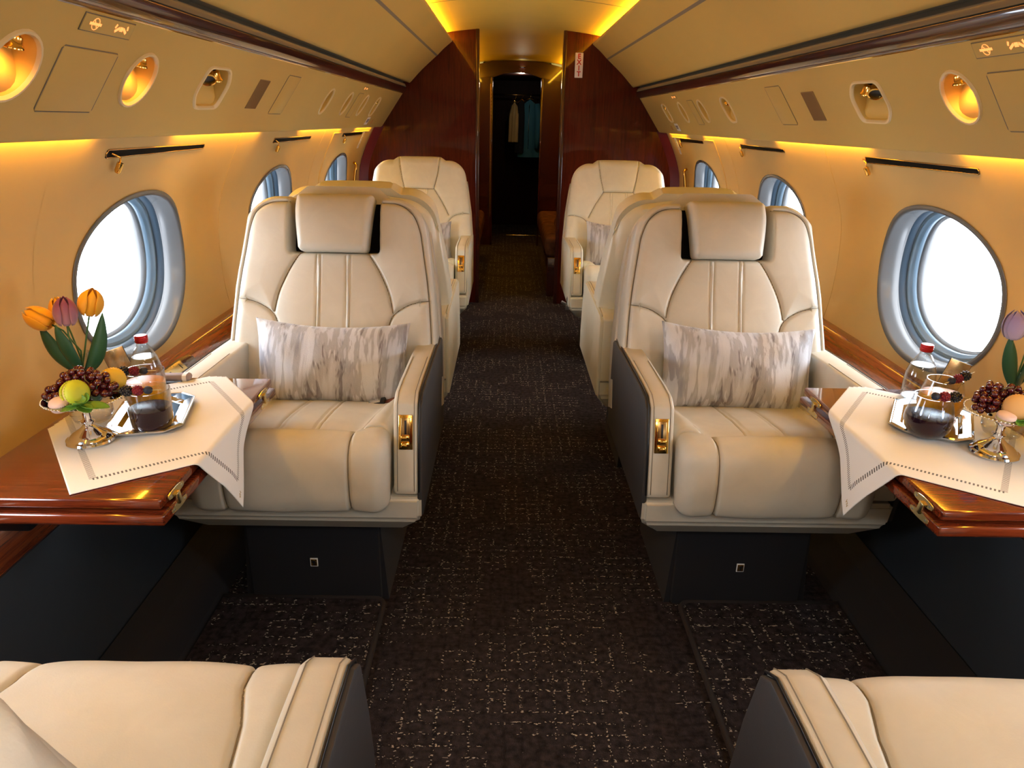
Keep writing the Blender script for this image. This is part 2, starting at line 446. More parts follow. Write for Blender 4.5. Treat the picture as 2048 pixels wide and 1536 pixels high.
# ------------------------------------------------------------------ service panels (planar, with real openings)
PA, PB = np.array([.935, 1.205]), np.array([.790, 1.412]); PLN = float(np.linalg.norm(PB - PA))
def psu_m(s, y, v, out=0.0):
    """matrix on the service panel: x along text direction, y up the slope, z out into the cabin"""
    p = PA + (PB - PA) * (v / PLN)
    vy = Vector((-.5738 * s, 0, .819)); nz = Vector((-.819 * s, 0, -.5738)); ux = vy.cross(nz)
    o = Vector((s * p[0], y, p[1])) + nz * out
    return Matrix(((ux.x, vy.x, nz.x, o.x), (ux.y, vy.y, nz.y, o.y), (ux.z, vy.z, nz.z, o.z), (0, 0, 0, 1)))
def oval(a, b, n=28, p=1.0):
    return [(math.copysign(abs(math.cos(t)) ** p, math.cos(t)) * a, math.copysign(abs(math.sin(t)) ** p, math.sin(t)) * b) for t in [2 * PI * k / n for k in range(n)]]
def ventshape():
    pts = []
    base = [(-.088, -.056), (.05, -.060), (.092, -.02), (.082, .056), (-.05, .060), (-.092, .02)]
    n = len(base)
    for i, p in enumerate(base):   # round the corners
        a = np.array(base[i - 1]); b = np.array(p); c = np.array(base[(i + 1) % n]); r = .022
        u = (a - b) / np.linalg.norm(a - b) * r; w_ = (c - b) / np.linalg.norm(c - b) * r
        for t in np.linspace(0, 1, 5): pts.append(tuple((1 - t) ** 2 * (b + u) + 2 * t * (1 - t) * b + t * t * (b + w_)))
    return pts
VC = .145
ITEMS = {-1: [(1.205, 'L'), (1.605, 'L'), (2.00, 'V'), (3.235, 'O'), (3.63, 'O'), (4.03, 'O'), (4.40, 'V2')],
         1: [(1.205, 'L'), (1.595, 'L'), (1.99, 'V'), (3.26, 'V2'), (3.67, 'O'), (4.09, 'O'), (4.50, 'V2')]}
def hole_shape(k, s):
    if k == 'V': return [(x * s, y) for x, y in ventshape()][::(1 if s > 0 else -1)] if s < 0 else ventshape()
    if k in ('O',): return oval(.052, .060)
    if k == 'V2': return oval(.060, .060, 28, .75)
    return oval(.058, .060)
wheres = {1.205: 'nearest the camera', 1.605: 'second from the camera', 1.595: 'second from the camera'}
for s, nm in ((-1, 'left'), (1, 'right')):
    loops = [[(-(YB - 0) if False else 0, 0)]]
    # panel coordinate: u = text direction (y*-s), v up the slope
    ya, yb = Y0, YB
    outer = [(u, v) for u, v in [(-s * ya, 0), (-s * yb, 0), (-s * yb, PLN), (-s * ya, PLN)]]
    if s < 0: pass
    loops = [[Vector((u, v, 0)) for u, v in outer]]
    for y, k in ITEMS[s]:
        loops.append([Vector((-s * y + a, VC - .01 + b, 0)) for a, b in hole_shape(k, s)])
    flat = [p for l in loops for p in l]
    tris = tessellate_polygon(loops)
    Mx = psu_m(s, 0, 0)
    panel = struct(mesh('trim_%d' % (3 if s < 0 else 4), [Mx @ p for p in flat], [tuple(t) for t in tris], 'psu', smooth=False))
    # rounded lower lip and top return
    lip = [(s * x_, z_) for x_, z_ in [(.935, 1.205), (.939, 1.2005), (.946, 1.199), (.951, 1.203), (.951, 1.235), (.946, 1.235)]]
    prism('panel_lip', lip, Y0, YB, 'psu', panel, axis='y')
    # inlaid wooden band, grey strip, overhead panel
    band = [(s * x_, z_) for x_, z_ in [(.792, 1.4125), (.776, 1.4180), (.764, 1.432), (.762, 1.446), (.775, 1.452), (.83, 1.45), (.83, 1.41)]]
    b_ = struct(prism('trim_%d' % (5 if s < 0 else 6), band, Y0, YB, 'wood_dark', axis='y')); autosmooth(b_, 60)
    tube('gold_line', [(s * .7625, Y0, 1.4475), (s * .7625, YB, 1.4475)], .0014, 'brass_dim', b_, 6)
    gs = [(s * x_, z_) for x_, z_ in [(.765, 1.452), (.772, 1.470), (.790, 1.484), (.82, 1.485), (.82, 1.45)]]
    struct(prism('trim_%d' % (7 if s < 0 else 8), gs, Y0, YB, 'grey_strip', axis='y'))
    struct(prism('trim_%d' % (21 if s < 0 else 22), [(s * .7535, 1.4835), (s * .84, 1.4835), (s * .84, 1.53), (s * .78, 1.51)], Y0, YB, 'grey_strip', axis='y'))  # added filler that blocks cove light leaking past the overhead lip
    OP, OL, _o = lerp_prof([(.752, 1.483), (.744, 1.4795), (.733, 1.484), (.66, 1.5575), (.560, 1.6440)], 22)
    OQ, _a, _b = lerp_prof([(.5535, 1.6490), (.51, 1.690), (.462, 1.728), (.455, 1.736), (.462, 1.742), (.49, 1.742)], 16)
    for part_i, prof in enumerate((OP, OQ)):
        v2 = []; f2 = []
        for i, yy in enumerate((Y0, YB)):
            for x_, z_ in prof: v2.append((s * x_, yy, z_))
        n = len(prof)
        for j in range(n - 1):
            f = (j, j + 1, n + j + 1, n + j); f2.append(f if s < 0 else f[::-1])
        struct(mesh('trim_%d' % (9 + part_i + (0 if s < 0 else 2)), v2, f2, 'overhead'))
    struct(prism('trim_%d' % (13 if s < 0 else 14), [(s * .563, 1.6405), (s * .551, 1.6515), (s * .560, 1.662), (s * .573, 1.651)], Y0, YB, 'seam', axis='y'))
    # cove LED above the overhead panel (hidden from below by its lip)
    led = box('ceiling_cove_light_strip', (s * .500, (Y0 + YB) / 2, 1.748), (.016, YB - Y0, .006), 'led')
    tag(led, 'amber LED strip tucked in the ceiling cove above the %s overhead panels' % nm, 'light strip')
    led2 = box('ceiling_cove_light_strip', (s * .45, (YB + Y2) / 2, 1.742), (.016, Y2 - YB - .1, .006), 'led_dim')
    tag(led2, 'amber LED strip in the ceiling cove beyond the wooden bulkhead on the %s' % nm, 'light strip')
    # amber wash strips under the service panel
    segs = {-1: [(.55, 1.62), (2.02, 2.72), (3.25, 4.05), (4.45, 4.95)], 1: [(.7, 1.75), (2.20, 2.98), (3.42, 4.1), (4.5, 4.95)]}[s]
    for k, (a, b) in enumerate(segs):
        o = box('wall_wash_strip', (s * .963, (a + b) / 2, 1.209), (.012, b - a, .006), 'led')
        tag(o, 'amber light strip under the %s service panel, %s one from the camera' % (nm, ('first', 'second', 'third', 'fourth')[k]), 'light strip')
# ------------------------------------------------------------------ ceiling
def ceil_z(x): return 1.822 - .16 * x * x
v2 = []; f2 = []; nx = 24
ys = [Y0, 1.2, 2.4, 3.6, YB, 6.4, YE]
for y in ys:
    for i in range(nx + 1):
        x = -.62 + 1.24 * i / nx; v2.append((x, y, ceil_z(x)))
for k in range(len(ys) - 1):
    for i in range(nx):
        a = k * (nx + 1) + i; f2.append((a, a + nx + 1, a + nx + 2, a + 1))
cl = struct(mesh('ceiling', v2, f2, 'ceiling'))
for y in (.9, 2.4, 3.9):
    tube('ceiling_joint', [(x, y, ceil_z(x) - .0003) for x in np.linspace(-.55, .55, 20)], .0014, 'seam', cl, 5)
# opaque outer roof so daylight enters by the windows only
v2 = []; f2 = []
arc = [(1.02, 1.215), (1.0, 1.40), (.9, 1.62), (.7, 1.78), (.4, 1.86), (0, 1.88), (-.4, 1.86), (-.7, 1.78), (-.9, 1.62), (-1.0, 1.40), (-1.02, 1.215)]
for y in (Y0, YE):
    for x, z in arc: v2.append((x, y, z))
for j in range(len(arc) - 1): f2.append((j, j + 1, len(arc) + j + 1, len(arc) + j))
struct(mesh('trim_15', v2, f2, 'skin', smooth=False))
for s, k in ((-1, 16), (1, 17)):   # closes wall top to roof
    struct(mesh('trim_%d' % k, [(s * .97, Y0, 1.214), (s * 1.03, Y0, 1.214), (s * 1.03, YE, 1.214), (s * .97, YE, 1.214)], [(0, 1, 2, 3)], 'skin', smooth=False))

# ------------------------------------------------------------------ bulkhead with doorway
def bulk_half(s, name, y0, y1, jamb, m):
    pts = [(s * jamb, 0), (s * jamb, ceil_z(jamb) + .01), (s * .40, ceil_z(.40) + .01), (s * .62, 1.80), (s * .95, 1.55), (s * 1.14, 1.2), (s * 1.16, .6), (s * 1.1, 0)]
    return struct(prism(name, pts, y0, y1, m, axis='y'))
ba = bulk_half(-1, 'wall_aft_left', YB, YB + .045, .292, 'wood_bulk')
bb = bulk_half(1, 'wall_aft_right', YB, YB + .045, .278, 'wood_bulk')
for s, j, par in ((-1, .292, ba), (1, .278, bb)):
    prism('door_jamb', [(s * (j - .012), YB - .012), (s * (j + .012), YB - .012), (s * (j + .012), YB + .06), (s * (j - .012), YB + .06)], 0, ceil_z(j), 'wood_dark', par, axis='z', bev=.004)
# red-brown corner trim between bulkhead and wall
for s, k in ((-1, 18), (1, 19)):
    pts = [wallpt(s, YB - .045, s_, -.002) for s_ in np.linspace(0.0, WL - .005, 22)]
    v2 = []; f2 = []
    for p in pts: v2.append(p); v2.append((p[0] - s * .055, YB - .002, p[2]))
    for i in range(len(pts) - 1): f2.append((2 * i, 2 * i + 1, 2 * i + 3, 2 * i + 2))
    struct(mesh('trim_%d' % k, v2, f2, 'copper'))

# EXIT sign on the bulkhead
ex = thing('exit_sign', 'white vertical sign with red letters EXIT on the wooden bulkhead', 'sign', (.373, YB - .004, 1.605))
box('sign_plate', (0, 0, 0), (.052, .004, .150), 'label', ex, .0018)
for i, ch in enumerate('EXIT'):
    text('letter', ch, .042, 'red', ex, Matrix.Translation((0, -.0026, .052 - i * .035)) @ Matrix.Rotation(PI / 2, 4, 'X'), .0004, bold=.0012)

# ------------------------------------------------------------------ beyond the bulkhead
for s, nm in ((-1, 'left'), (1, 'right')):
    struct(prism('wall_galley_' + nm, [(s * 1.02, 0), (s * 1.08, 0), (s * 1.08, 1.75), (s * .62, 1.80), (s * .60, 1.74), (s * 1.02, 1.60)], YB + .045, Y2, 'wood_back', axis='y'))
    j = .245
    pts = [(s * j, 0), (s * j, 1.66), (s * j * .5, 1.70), (0, 1.712), (0, 1.816), (s * .25, ceil_z(.25)), (s * .62, 1.72), (s * 1.1, 1.7), (s * 1.1, 0)]
    o = struct(prism('wall_far_' + nm, pts, Y2, Y2 + .05, 'wood_dark', axis='y'))
    box('door_edge', (s * (j + .006), Y2 - .006, .83), (.02, .016, 1.66), 'wood_dark', o, .003)
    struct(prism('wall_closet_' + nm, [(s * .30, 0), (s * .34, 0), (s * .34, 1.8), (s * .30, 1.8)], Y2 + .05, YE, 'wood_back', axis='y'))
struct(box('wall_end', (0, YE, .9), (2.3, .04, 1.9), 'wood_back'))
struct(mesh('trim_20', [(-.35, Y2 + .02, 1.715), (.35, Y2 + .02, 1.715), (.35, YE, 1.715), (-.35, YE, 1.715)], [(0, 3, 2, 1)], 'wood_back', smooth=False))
struct(box('wall_forward', (0, Y0, .9), (2.3, .04, 1.9), 'wood_bulk'))
# brass hinge of the open door
h = thing('piano_hinge', 'tall brass piano hinge on the left edge of the far doorway', 'hinge', (-.262, Y2 - .012, 0))
box('hinge_leaf', (0, 0, .95), (.012, .004, 1.30), 'brass_dim', h)
bm = bmesh.new()
for k in range(38): addbox(bm, (.006, -.004, .33 + k * .033), (.008, .008, .028), .002)
frombm('hinge_knuckles', bm, 'brass_dim', h)['kind'] = 'stuff'
th = box('door_threshold_strip', (.085, 8.33, .012), (.34, .03, .02), 'brass', None, .004); tag(th, 'thin brass threshold strip across the dark aisle floor', 'threshold')
# recessed light in the doorway header
t = thing('recessed_ceiling_light', 'small round white ceiling light above the dark far doorway', 'light', (.05, Y2 - .03, 1.765))
lathe('light_ring', [(.020, 0), (.032, 0), (.034, -.004), (.026, -.008), (.020, -.006)], 'brass', t, 20, caps=False)
lathe('light_lens', [(.0, -.004), (.021, -.004), (.021, .0), (0, .0)], 'lamp_white', t, 20)
l = bpy.data.lights.new('closet_fill_light', 'POINT'); l.energy = 3.0; l.color = (1, .85, .65); l.shadow_soft_size = .03  # added fill that brings out the closet clothes, not a visible lamp
o = bpy.data.objects.new('closet_fill_light', l); o.location = (.05, Y2 + .35, 1.66); C.objects.link(o)
# clothes in the far closet
rod = tube('clothes_rail', [(-.29, 9.0, 1.545), (.29, 9.0, 1.545)], .009, 'brass_dim'); tag(rod, 'brass clothes rail across the dark closet', 'rail')
def garment(name, label, cat, x, zt, zb, wd, m, folds=5, sleeves=False):
    t = thing(name, label, cat, (x, 9.0, 0))
    tube('hanger_hook', [(0, 0, zt + .055), (.012, 0, zt + .062), (.018, 0, zt + .050), (.008, 0, zt + .03), (0, 0, zt + .01)], .0025, 'gold', t, 6)
    tube('hanger', [(-wd * .45, 0, zt - .03), (0, 0, zt + .01), (wd * .45, 0, zt - .03)], .005, 'gold', t, 6)
    vs = []; fs = []; nu, nv = 32, 14
    for i in range(nu):
        a = 2 * PI * i / nu
        for j in range(nv + 1):
            v = j / nv; ww = wd * (.30 + .2 * min(1, v * 5)) * (1 + .08 * v) ; dd = .05 * min(1, .25 + v * 3)
            f = 1 + .16 * math.sin(a * folds + v * 2) * min(1, v * 2)
            vs.append((math.cos(a) * ww * f, math.sin(a) * dd * f, zt - .02 * (1 - math.cos(a) ** 2) * 0 - (zt - zb) * v - abs(math.cos(a)) * .05 * (v < .25)))
    for i in range(nu):
        i2 = (i + 1) % nu
        for j in range(nv): fs.append((i * (nv + 1) + j, i2 * (nv + 1) + j, i2 * (nv + 1) + j + 1, i * (nv + 1) + j + 1))
    mesh('garment_body', vs, fs, m, t)
    if sleeves:
        tube('sleeve', [(wd * .36, -.03, zt - .05), (wd * .47, -.045, zt - .2), (wd * .45, -.05, zt - .42), (wd * .42, -.05, zt - .55)], [.035, .042, .036, .026], m, t, 10)
        tube('zip', [(-.01, -.056, zt - .06), (-.012, -.062, zt - .55)], .003, 'steel', t, 5)
    return t
M['blue_cloth'] = mat('teal_blue_cloth', (.035, .16, .25), .8); M['gold_cloth'] = mat('pale_gold_satin', (.50, .36, .16), .3); M['dark_cloth'] = mat('charcoal_cloth', (.012, .012, .016), .9)
garment('blue_jacket', 'blue zipped jacket hanging in the dark closet at the end of the aisle', 'jacket', .172, 1.50, .85, .22, 'blue_cloth', 4, True)
garment('satin_shirt', 'pale gold shiny shirt hanging left of the blue jacket', 'shirt', -.01, 1.47, 1.02, .12, 'gold_cloth', 7)
garment('dark_coat', 'dark coat hanging between the gold shirt and the blue jacket', 'coat', .075, 1.49, .9, .12, 'dark_cloth', 4)
# divans beyond the bulkhead
def fur():
    m = mat('brown_plush', (.12, .045, .018), .95, spec=.1)
    n = noise_tex(m, coords(m), 18, 4); lk(m, ramp(m, n, [(.3, (.035, .011, .005)), (.7, (.11, .042, .016))]), P(m, 'Base Color')); bump(m, noise_tex(m, coords(m), 260, 2), .6); return m
M['plush'] = fur()
for s, nm, x1 in ((-1, 'left', .295), (1, 'right', .210)):
    t = thing('divan', 'brown plush divan seen through the doorway on the %s side' % nm, 'sofa', (s * .62, 6.15, 0))
    w_ = .95 - x1; cx_ = s * (x1 + w_ / 2) - s * .62
    box('divan_base', (cx_, 0, .15), (w_ - .03, 1.65, .30), 'wood_dark', t, .01)
    for k in range(2): box('seat_cushion', (cx_, -.42 + .84 * k, .375), (w_, .83, .16), 'plush', t, .05, seg=4)
    box('backrest', (s * .30, 0, .62), (.14, 1.65, .40), 'plush', t, .05, seg=4)
bc = box('rust_bolster_cushion', (.36, 5.62, .53), (.12, .30, .16), 'plush', None, .05, Matrix.Rotation(.3, 3, 'Y'), 4); tag(bc, 'tan bolster cushion on the right divan beyond the doorway', 'cushion')

# ------------------------------------------------------------------ seats
def seg_dist(X, Y, pts):
    d = np.full(X.shape, 1e9)
    for (ax, ay), (bx, by) in zip(pts, pts[1:]):
        L2 = (bx - ax) ** 2 + (by - ay) ** 2 + 1e-12
        t = np.clip(((X - ax) * (bx - ax) + (Y - ay) * (by - ay)) / L2, 0, 1)
        d = np.minimum(d, np.hypot(X - ax - t * (bx - ax), Y - ay - t * (by - ay)))
    return d
def smooth_line(pts, n=8):
    p = [np.array(q, float) for q in pts]; p = [2 * p[0] - p[1]] + p + [2 * p[-1] - p[-2]]; out = []
    for i in range(1, len(p) - 2):
        for t in np.linspace(0, 1, n, endpoint=False):
            a, b, c, d = p[i - 1:i + 3]; out.append(tuple(.5 * ((2 * b) + (c - a) * t + (2 * a - 5 * b + 4 * c - d) * t * t + (-a + 3 * b - 3 * c + d) * t ** 3)))
    out.append(tuple(p[-2])); return out
BH = .622            # back height along the lean
def half_w(h): return np.interp(h, [0, .18, .35, .5, BH], [.308, .306, .293, .272, .252])
LEAN = math.radians(17)
def back_pt(x, h, d, mir):
    """d>0 towards the sitter"""
    return (mir * x, .590 + h * math.sin(LEAN) - d * math.cos(LEAN), .415 + h * math.cos(LEAN) + d * math.sin(LEAN))
def solid_sheet(name, nx, ny, outline, front, back, mir, m, parent, rim=4):
    """closed pad: front and back height fields over an outline"""
    s = np.sin(np.linspace(-PI / 2, PI / 2, nx)); s = .55 * s + .45 * np.linspace(-1, 1, nx); t = np.linspace(0, 1, ny)
    S, T = np.meshgrid(s, t, indexing='ij'); X, H = outline(S, T)
    DF = front(X, H, S, T); DB = back(X, H, S, T)
    vs = []; idx = lambda i, j, k: (i * ny + j) + k * nx * ny
    for D in (DF, DB):
        for i in range(nx):
            for j in range(ny): vs.append(back_pt(X[i, j], H[i, j], D[i, j], mir))
    fs = []
    for i in range(nx - 1):
        for j in range(ny - 1):
            fs.append((idx(i, j, 0), idx(i + 1, j, 0), idx(i + 1, j + 1, 0), idx(i, j + 1, 0)))
            fs.append((idx(i, j, 1), idx(i, j + 1, 1), idx(i + 1, j + 1, 1), idx(i + 1, j, 1)))
    for i in range(nx - 1):
        fs.append((idx(i, 0, 0), idx(i, 0, 1), idx(i + 1, 0, 1), idx(i + 1, 0, 0)))
        fs.append((idx(i, ny - 1, 0), idx(i + 1, ny - 1, 0), idx(i + 1, ny - 1, 1), idx(i, ny - 1, 1)))
    for j in range(ny - 1):
        fs.append((idx(0, j, 0), idx(0, j + 1, 0), idx(0, j + 1, 1), idx(0, j, 1)))
        fs.append((idx(nx - 1, j, 0), idx(nx - 1, j, 1), idx(nx - 1, j + 1, 1), idx(nx - 1, j + 1, 0)))
    if mir < 0: fs = [f[::-1] for f in fs]
    o = mesh(name, vs, fs, m, parent); autosmooth(o, 50); return o
def backline(name, pts, depth, r, m, parent, mir):
    return tube(name, [back_pt(x, h, depth(x, h), mir) for x, h in pts], r, m, parent, 5)

EDGE = smooth_line([(.291, .02), (.289, .18), (.277, .34), (.258, .47), (.248, .525), (.228, .570), (.190, .597), (.134, .603)])
HEXL = smooth_line([(.098, .455), (.130, .405), (.158, .345), (.170, .300), (.173, .280)])
WING = smooth_line([(.281, .317), (.25, .313), (.212, .300), (.175, .272), (.160, .23), (.156, .18), (.156, .0)])
COVER_HEX = [(.085, .455), (.130, .385), (.172, .305)]
COVER_TOP = smooth_line([(.118, .64), (.105, .54), (.085, .455)])
COVER_WING = smooth_line([(.308, .315), (.25, .315), (.20, .30), (.168, .26), (.158, .21), (.158, .0)])

def make_seat(kind, mir, label, group, plain=False):
    """kind: 'head' with loose head pad, 'cover' with ivory slip cover.  +x*mir is the aisle side, seat looks to -y"""
    t = thing('armchair', label, 'armchair', group=group)
    lm = 'leather' if kind == 'head' else 'leather_cover'
    # --- back cushion
    R = .085
    def outline(S, T):
        Hm = BH - .0
        H0 = T * Hm; X = S * half_w(H0)
        d = np.clip(np.abs(X) - (half_w(np.full_like(X, BH)) - R), 0, R * .999)
        drop = R - np.sqrt(R * R - d * d)
        H = T * (Hm - drop * 1.0); X = S * half_w(H)
        if kind != 'head': H = H + .022 * T ** 6 * np.clip((.150 - np.abs(X)) / .03, 0, 1)
        return X, H
    lines = []
    for sg in (1, -1):
        f = lambda L: [(sg * a, b) for a, b in L]
        if kind == 'head': lines += [f(HEXL), f(WING), f(EDGE)]
        else: lines += [f(COVER_HEX), f(COVER_TOP), f(COVER_WING)]
    if kind != 'head': lines.append([(-.085, .455), (.085, .455)])
    top_st = .455 if kind == 'head' else .452
    stit = [[(sg * a, 0), (sg * a, top_st)] for sg in (1, -1) for a in (.038, .048)]
    def front(X, H, S, T):
        W = half_w(H); es = (1 - np.abs(S)) * W; eh = (1 - T) * BH
        e_ = np.minimum(es, eh); q = np.clip(1 - e_ / .045, 0, 1); D = .105 - .045 * (1 - np.sqrt(np.clip(1 - q * q, 0, 1)))
        dm = np.full(X.shape, 1e9)
        for L in lines: dm = np.minimum(dm, seg_dist(X, H, L))
        D = D + .010 * (1 - np.exp(-(dm / .03))) - .0085 * np.exp(-(dm / .0038) ** 2)
        dst = np.full(X.shape, 1e9)
        for L in stit: dst = np.minimum(dst, seg_dist(X, H, L))
        D = D - .0032 * np.exp(-(dst / .0026) ** 2) + .0025 * np.exp(-((np.abs(X) - .043) / .003) ** 2) * (H < top_st)
        # gentle lumbar and side wings
        D = D + .012 * np.exp(-((H - .17) / .13) ** 2) + .016 * np.clip((np.abs(X) - .18) / .12, 0, 1) ** 2 * (H < .5) * np.clip((.5 - H) / .1, 0, 1)
        # channel that takes the head pad
        if kind == 'head':
            ch = 1 / (1 + np.exp((np.abs(X) - .130) / .002)) * 1 / (1 + np.exp(-(H - .458) / .003)); D = D - .078 * ch
        return D
    bc = solid_sheet('back_cushion', 190, 190, outline, front, lambda X, H, S, T: np.full_like(X, .015), mir, lm, t)
    if kind == 'head':
        solid_sheet('channel_shade', 8, 8, lambda S, T: (S * .129, .461 + T * (.606 - .461)), lambda X, H, S, T: .050 + 0 * X, lambda X, H, S, T: .030 + 0 * X, mir, 'void', t)  # dark sheet put in for the shade in the gap beside the head pad
    dep = lambda o: (lambda x, h: float(front(np.array([[x]]), np.array([[h]]), np.array([[x / half_w(h)]]), np.array([[min(h / BH, 1)]]))[0, 0]) + o)
    for sg in (1, -1):
        for L in ([HEXL, WING, EDGE] if kind == 'head' else [COVER_HEX, COVER_TOP, COVER_WING]):
            L2 = [(sg * a, b) for a, b in L if a < half_w(b) - .006 and b < BH - .018]
            backline('seam_line', L2, dep(.0012), .0014, 'seam', bc, mir)
    if kind != 'head': backline('seam_line', [(x, .455) for x in np.linspace(-.085, .085, 12)], dep(.0012), .0014, 'seam', bc, mir)
    # --- rear shell, slightly larger, with the raised hump on top
    def outline2(S, T):
        W = lambda h: half_w(np.clip(h, 0, BH)) + .004
        Hm = BH + (.010 if kind == 'head' else -.006); R2 = .10
        X0 = S * W(T * Hm); d = np.clip(np.abs(X0) - (half_w(BH) - R2), 0, R2 * .999); drop = R2 - np.sqrt(R2 * R2 - d * d)
        H = T * (Hm - drop); X = S * W(H)
        hump = (.036 if kind == 'head' else .008) * np.clip((.150 - np.abs(X)) / .045, 0, 1)
        return X, H + T ** 8 * hump
    rd = .13 if kind == 'head' else .10
    shell = solid_sheet('back_shell', 70, 60, outline2, lambda X, H, S, T: .012 - .012 * np.abs(S) ** 12 - .012 * T ** 14,
                        lambda X, H, S, T: -(rd - .055 * np.abs(S) ** 5 - .05 * T ** 8) * (1 - .0 * T), mir, lm, t)
    # --- head pad
    if kind == 'head':
        def outl3(S, T):
            H = .455 + T * (BH + .006 - .455); W = .099 + .016 * T; r = .016
            X0 = S * W; d = np.clip(np.abs(X0) - (W - r), 0, r * .999); k = r - np.sqrt(r * r - d * d)
            H = H + k * (1 - 2 * T); return X0, H
        def f3(X, H, S, T):
            e_ = np.minimum((1 - np.abs(S)) * .11, np.minimum(T * .15 , (1 - T) * .15 * 1.2)); q = np.clip(1 - e_ / .022, 0, 1)
            return .150 - .020 * (1 - np.sqrt(np.clip(1 - q * q, 0, 1))) - .045 * T ** 4 - .008 * S ** 2
        solid_sheet('head_pad', 60, 50, outl3, f3, lambda X, H, S, T: .070 - .02 * T ** 6, mir, lm, t)
    # --- seat cushion
    nx, nt = 150, 150
    prof = np.array(smooth_line([(.075, .365), (.022, .372), (.006, .395), (.0, .435), (.002, .480), (.012, .522), (.036, .549), (.066, .555), (.090, .545), (.104, .531), (.118, .528), (.19, .525), (.30, .510), (.42, .490), (.64, .462)], 8))
    if plain: prof = np.array(smooth_line([(.075, .365), (.022, .372), (.006, .395), (.0, .435), (.002, .480), (.014, .522), (.045, .548), (.10, .556), (.17, .552), (.26, .538), (.36, .515), (.48, .488), (.64, .462)], 8))
    sl = np.r_[0, np.cumsum(np.linalg.norm(np.diff(prof, axis=0), axis=1))]; u = np.linspace(0, sl[-1], nt)
    py = np.interp(u, sl, prof[:, 0]); pz = np.interp(u, sl, prof[:, 1])
    ty = np.gradient(py); tz = np.gradient(pz); L = np.hypot(ty, tz); ny_, nz_ = -tz / L, ty / L
    s = np.sin(np.linspace(-PI / 2, PI / 2, nx)) * .5 + .5 * np.linspace(-1, 1, nx); W = .236
    X = s[:, None] * W * np.ones(nt)[None]; PY = np.ones(nx)[:, None] * py[None]; PZ = np.ones(nx)[:, None] * pz[None]
    xb = np.interp(py, [0, .08, .14, .5], [.146, .150, .168, .205])[None]
    xb = np.where(u[None] < sl[np.argmin(np.abs(prof[:, 1] - .43))], .146, xb)
    ax = np.abs(X)
    flat = 1 / (1 + np.exp(-(PY - (.30 if plain else .100)) / .010)) * (PZ > .45)
    bol = 1 / (1 + np.exp(-(ax - xb) / .008))
    off = bol * flat * .030 + (1 - flat) * .0 - .007 * np.exp(-((ax - xb) / .004) ** 2)
    off += .006 * (1 - np.exp(-np.abs(ax - xb) / .03)) * 1.0
    crease = (0 if plain else 1) * (np.exp(-((PY - .108) / .006) ** 2) * (PZ > .45)) * (1 - bol); off -= .006 * crease
    off -= .0035 * flat * (np.exp(-((ax - .040) / .0028) ** 2) + np.exp(-((ax - .051) / .0028) ** 2)) * (1 - bol)
    q = np.clip(1 - (1 - np.abs(s)[:, None]) * W / .040, 0, 1); off -= .040 * (1 - np.sqrt(np.clip(1 - q * q, 0, 1)))
    # fine creases in the leather
    wr = np.array([[noise.noise(Vector((X[i, j] * 5 + 3 * mir, u[j] * 22, 1.7 + X[i, j] * 9))) for j in range(nt)] for i in range(nx)])
    off += .0022 * wr
    YY = PY + ny_[None] * off; ZZ = PZ + nz_[None] * off
    vs = [(mir * X[i, j], YY[i, j], ZZ[i, j]) for i in range(nx) for j in range(nt)]
    base = len(vs); vs += [(mir * X[i, j], PY[i, j] if PY[i, j] > .05 else .05, .372) for i in range(nx) for j in range(nt)][:0]
    fs = [(i * nt + j, (i + 1) * nt + j, (i + 1) * nt + j + 1, i * nt + j + 1) for i in range(nx - 1) for j in range(nt - 1)]
    # close the sides and the underside
    for i in (0, nx - 1):
        b = len(vs)
        for j in range(nt): vs.append((mir * X[i, j] * .985, max(YY[i, j], .06), .375 + 0 * j))
        for j in range(nt - 1): fs.append((i * nt + j, i * nt + j + 1, b + j + 1, b + j) if i == 0 else (i * nt + j, b + j, b + j + 1, i * nt + j + 1))
    if mir < 0: fs = [f[::-1] for f in fs]
    sc_ = mesh('seat_cushion', vs, fs, lm, t); autosmooth(sc_, 60)
    for sg in (-1, 1):    # visible seam thread on the front roll
        ii = [int(np.argmin(np.abs(X[:, j] - sg * float(xb[0, j])))) for j in range(nt)]
        js = [j for j in range(4, int(nt * .62), 3)]
        pts = [(mir * sg * float(xb[0, j]), YY[ii[j], j] - ny_[j] * -.0012, ZZ[ii[j], j] + nz_[j] * .0012) for j in js]
        tube('seam_line', pts, .0013, 'seam', sc_, 5)
    # --- seat pan (chamfered fairing)
    bm = bmesh.new(); lv = []
    for (hx, y0, y1, z) in ((.255, .13, .60, .258), (.306, .055, .65, .325), (.308, .045, .65, .392)):
        lv.append([bm.verts.new((mir * a, b, z)) for a, b in ((-hx, y0), (hx, y0), (hx, y1), (-hx, y1))])
    bm.faces.new(lv[0][::-1]); bm.faces.new(lv[2])
    for k in range(2):
        for i in range(4): bm.faces.new((lv[k][i], lv[k][(i + 1) % 4], lv[k + 1][(i + 1) % 4], lv[k + 1][i]))
    bmesh.ops.recalc_face_normals(bm, faces=bm.faces); bmesh.ops.bevel(bm, geom=list(bm.edges), offset=.010, segments=3, affect='EDGES')
    autosmooth(frombm('seat_pan', bm, lm, t), 30)
    # --- arms
    arm = [(.66, .385), (.66, .616), (.64, .628), (.40, .636), (.20, .640), (.130, .638), (.098, .620), (.070, .515), (.050, .410), (.056, .396)]
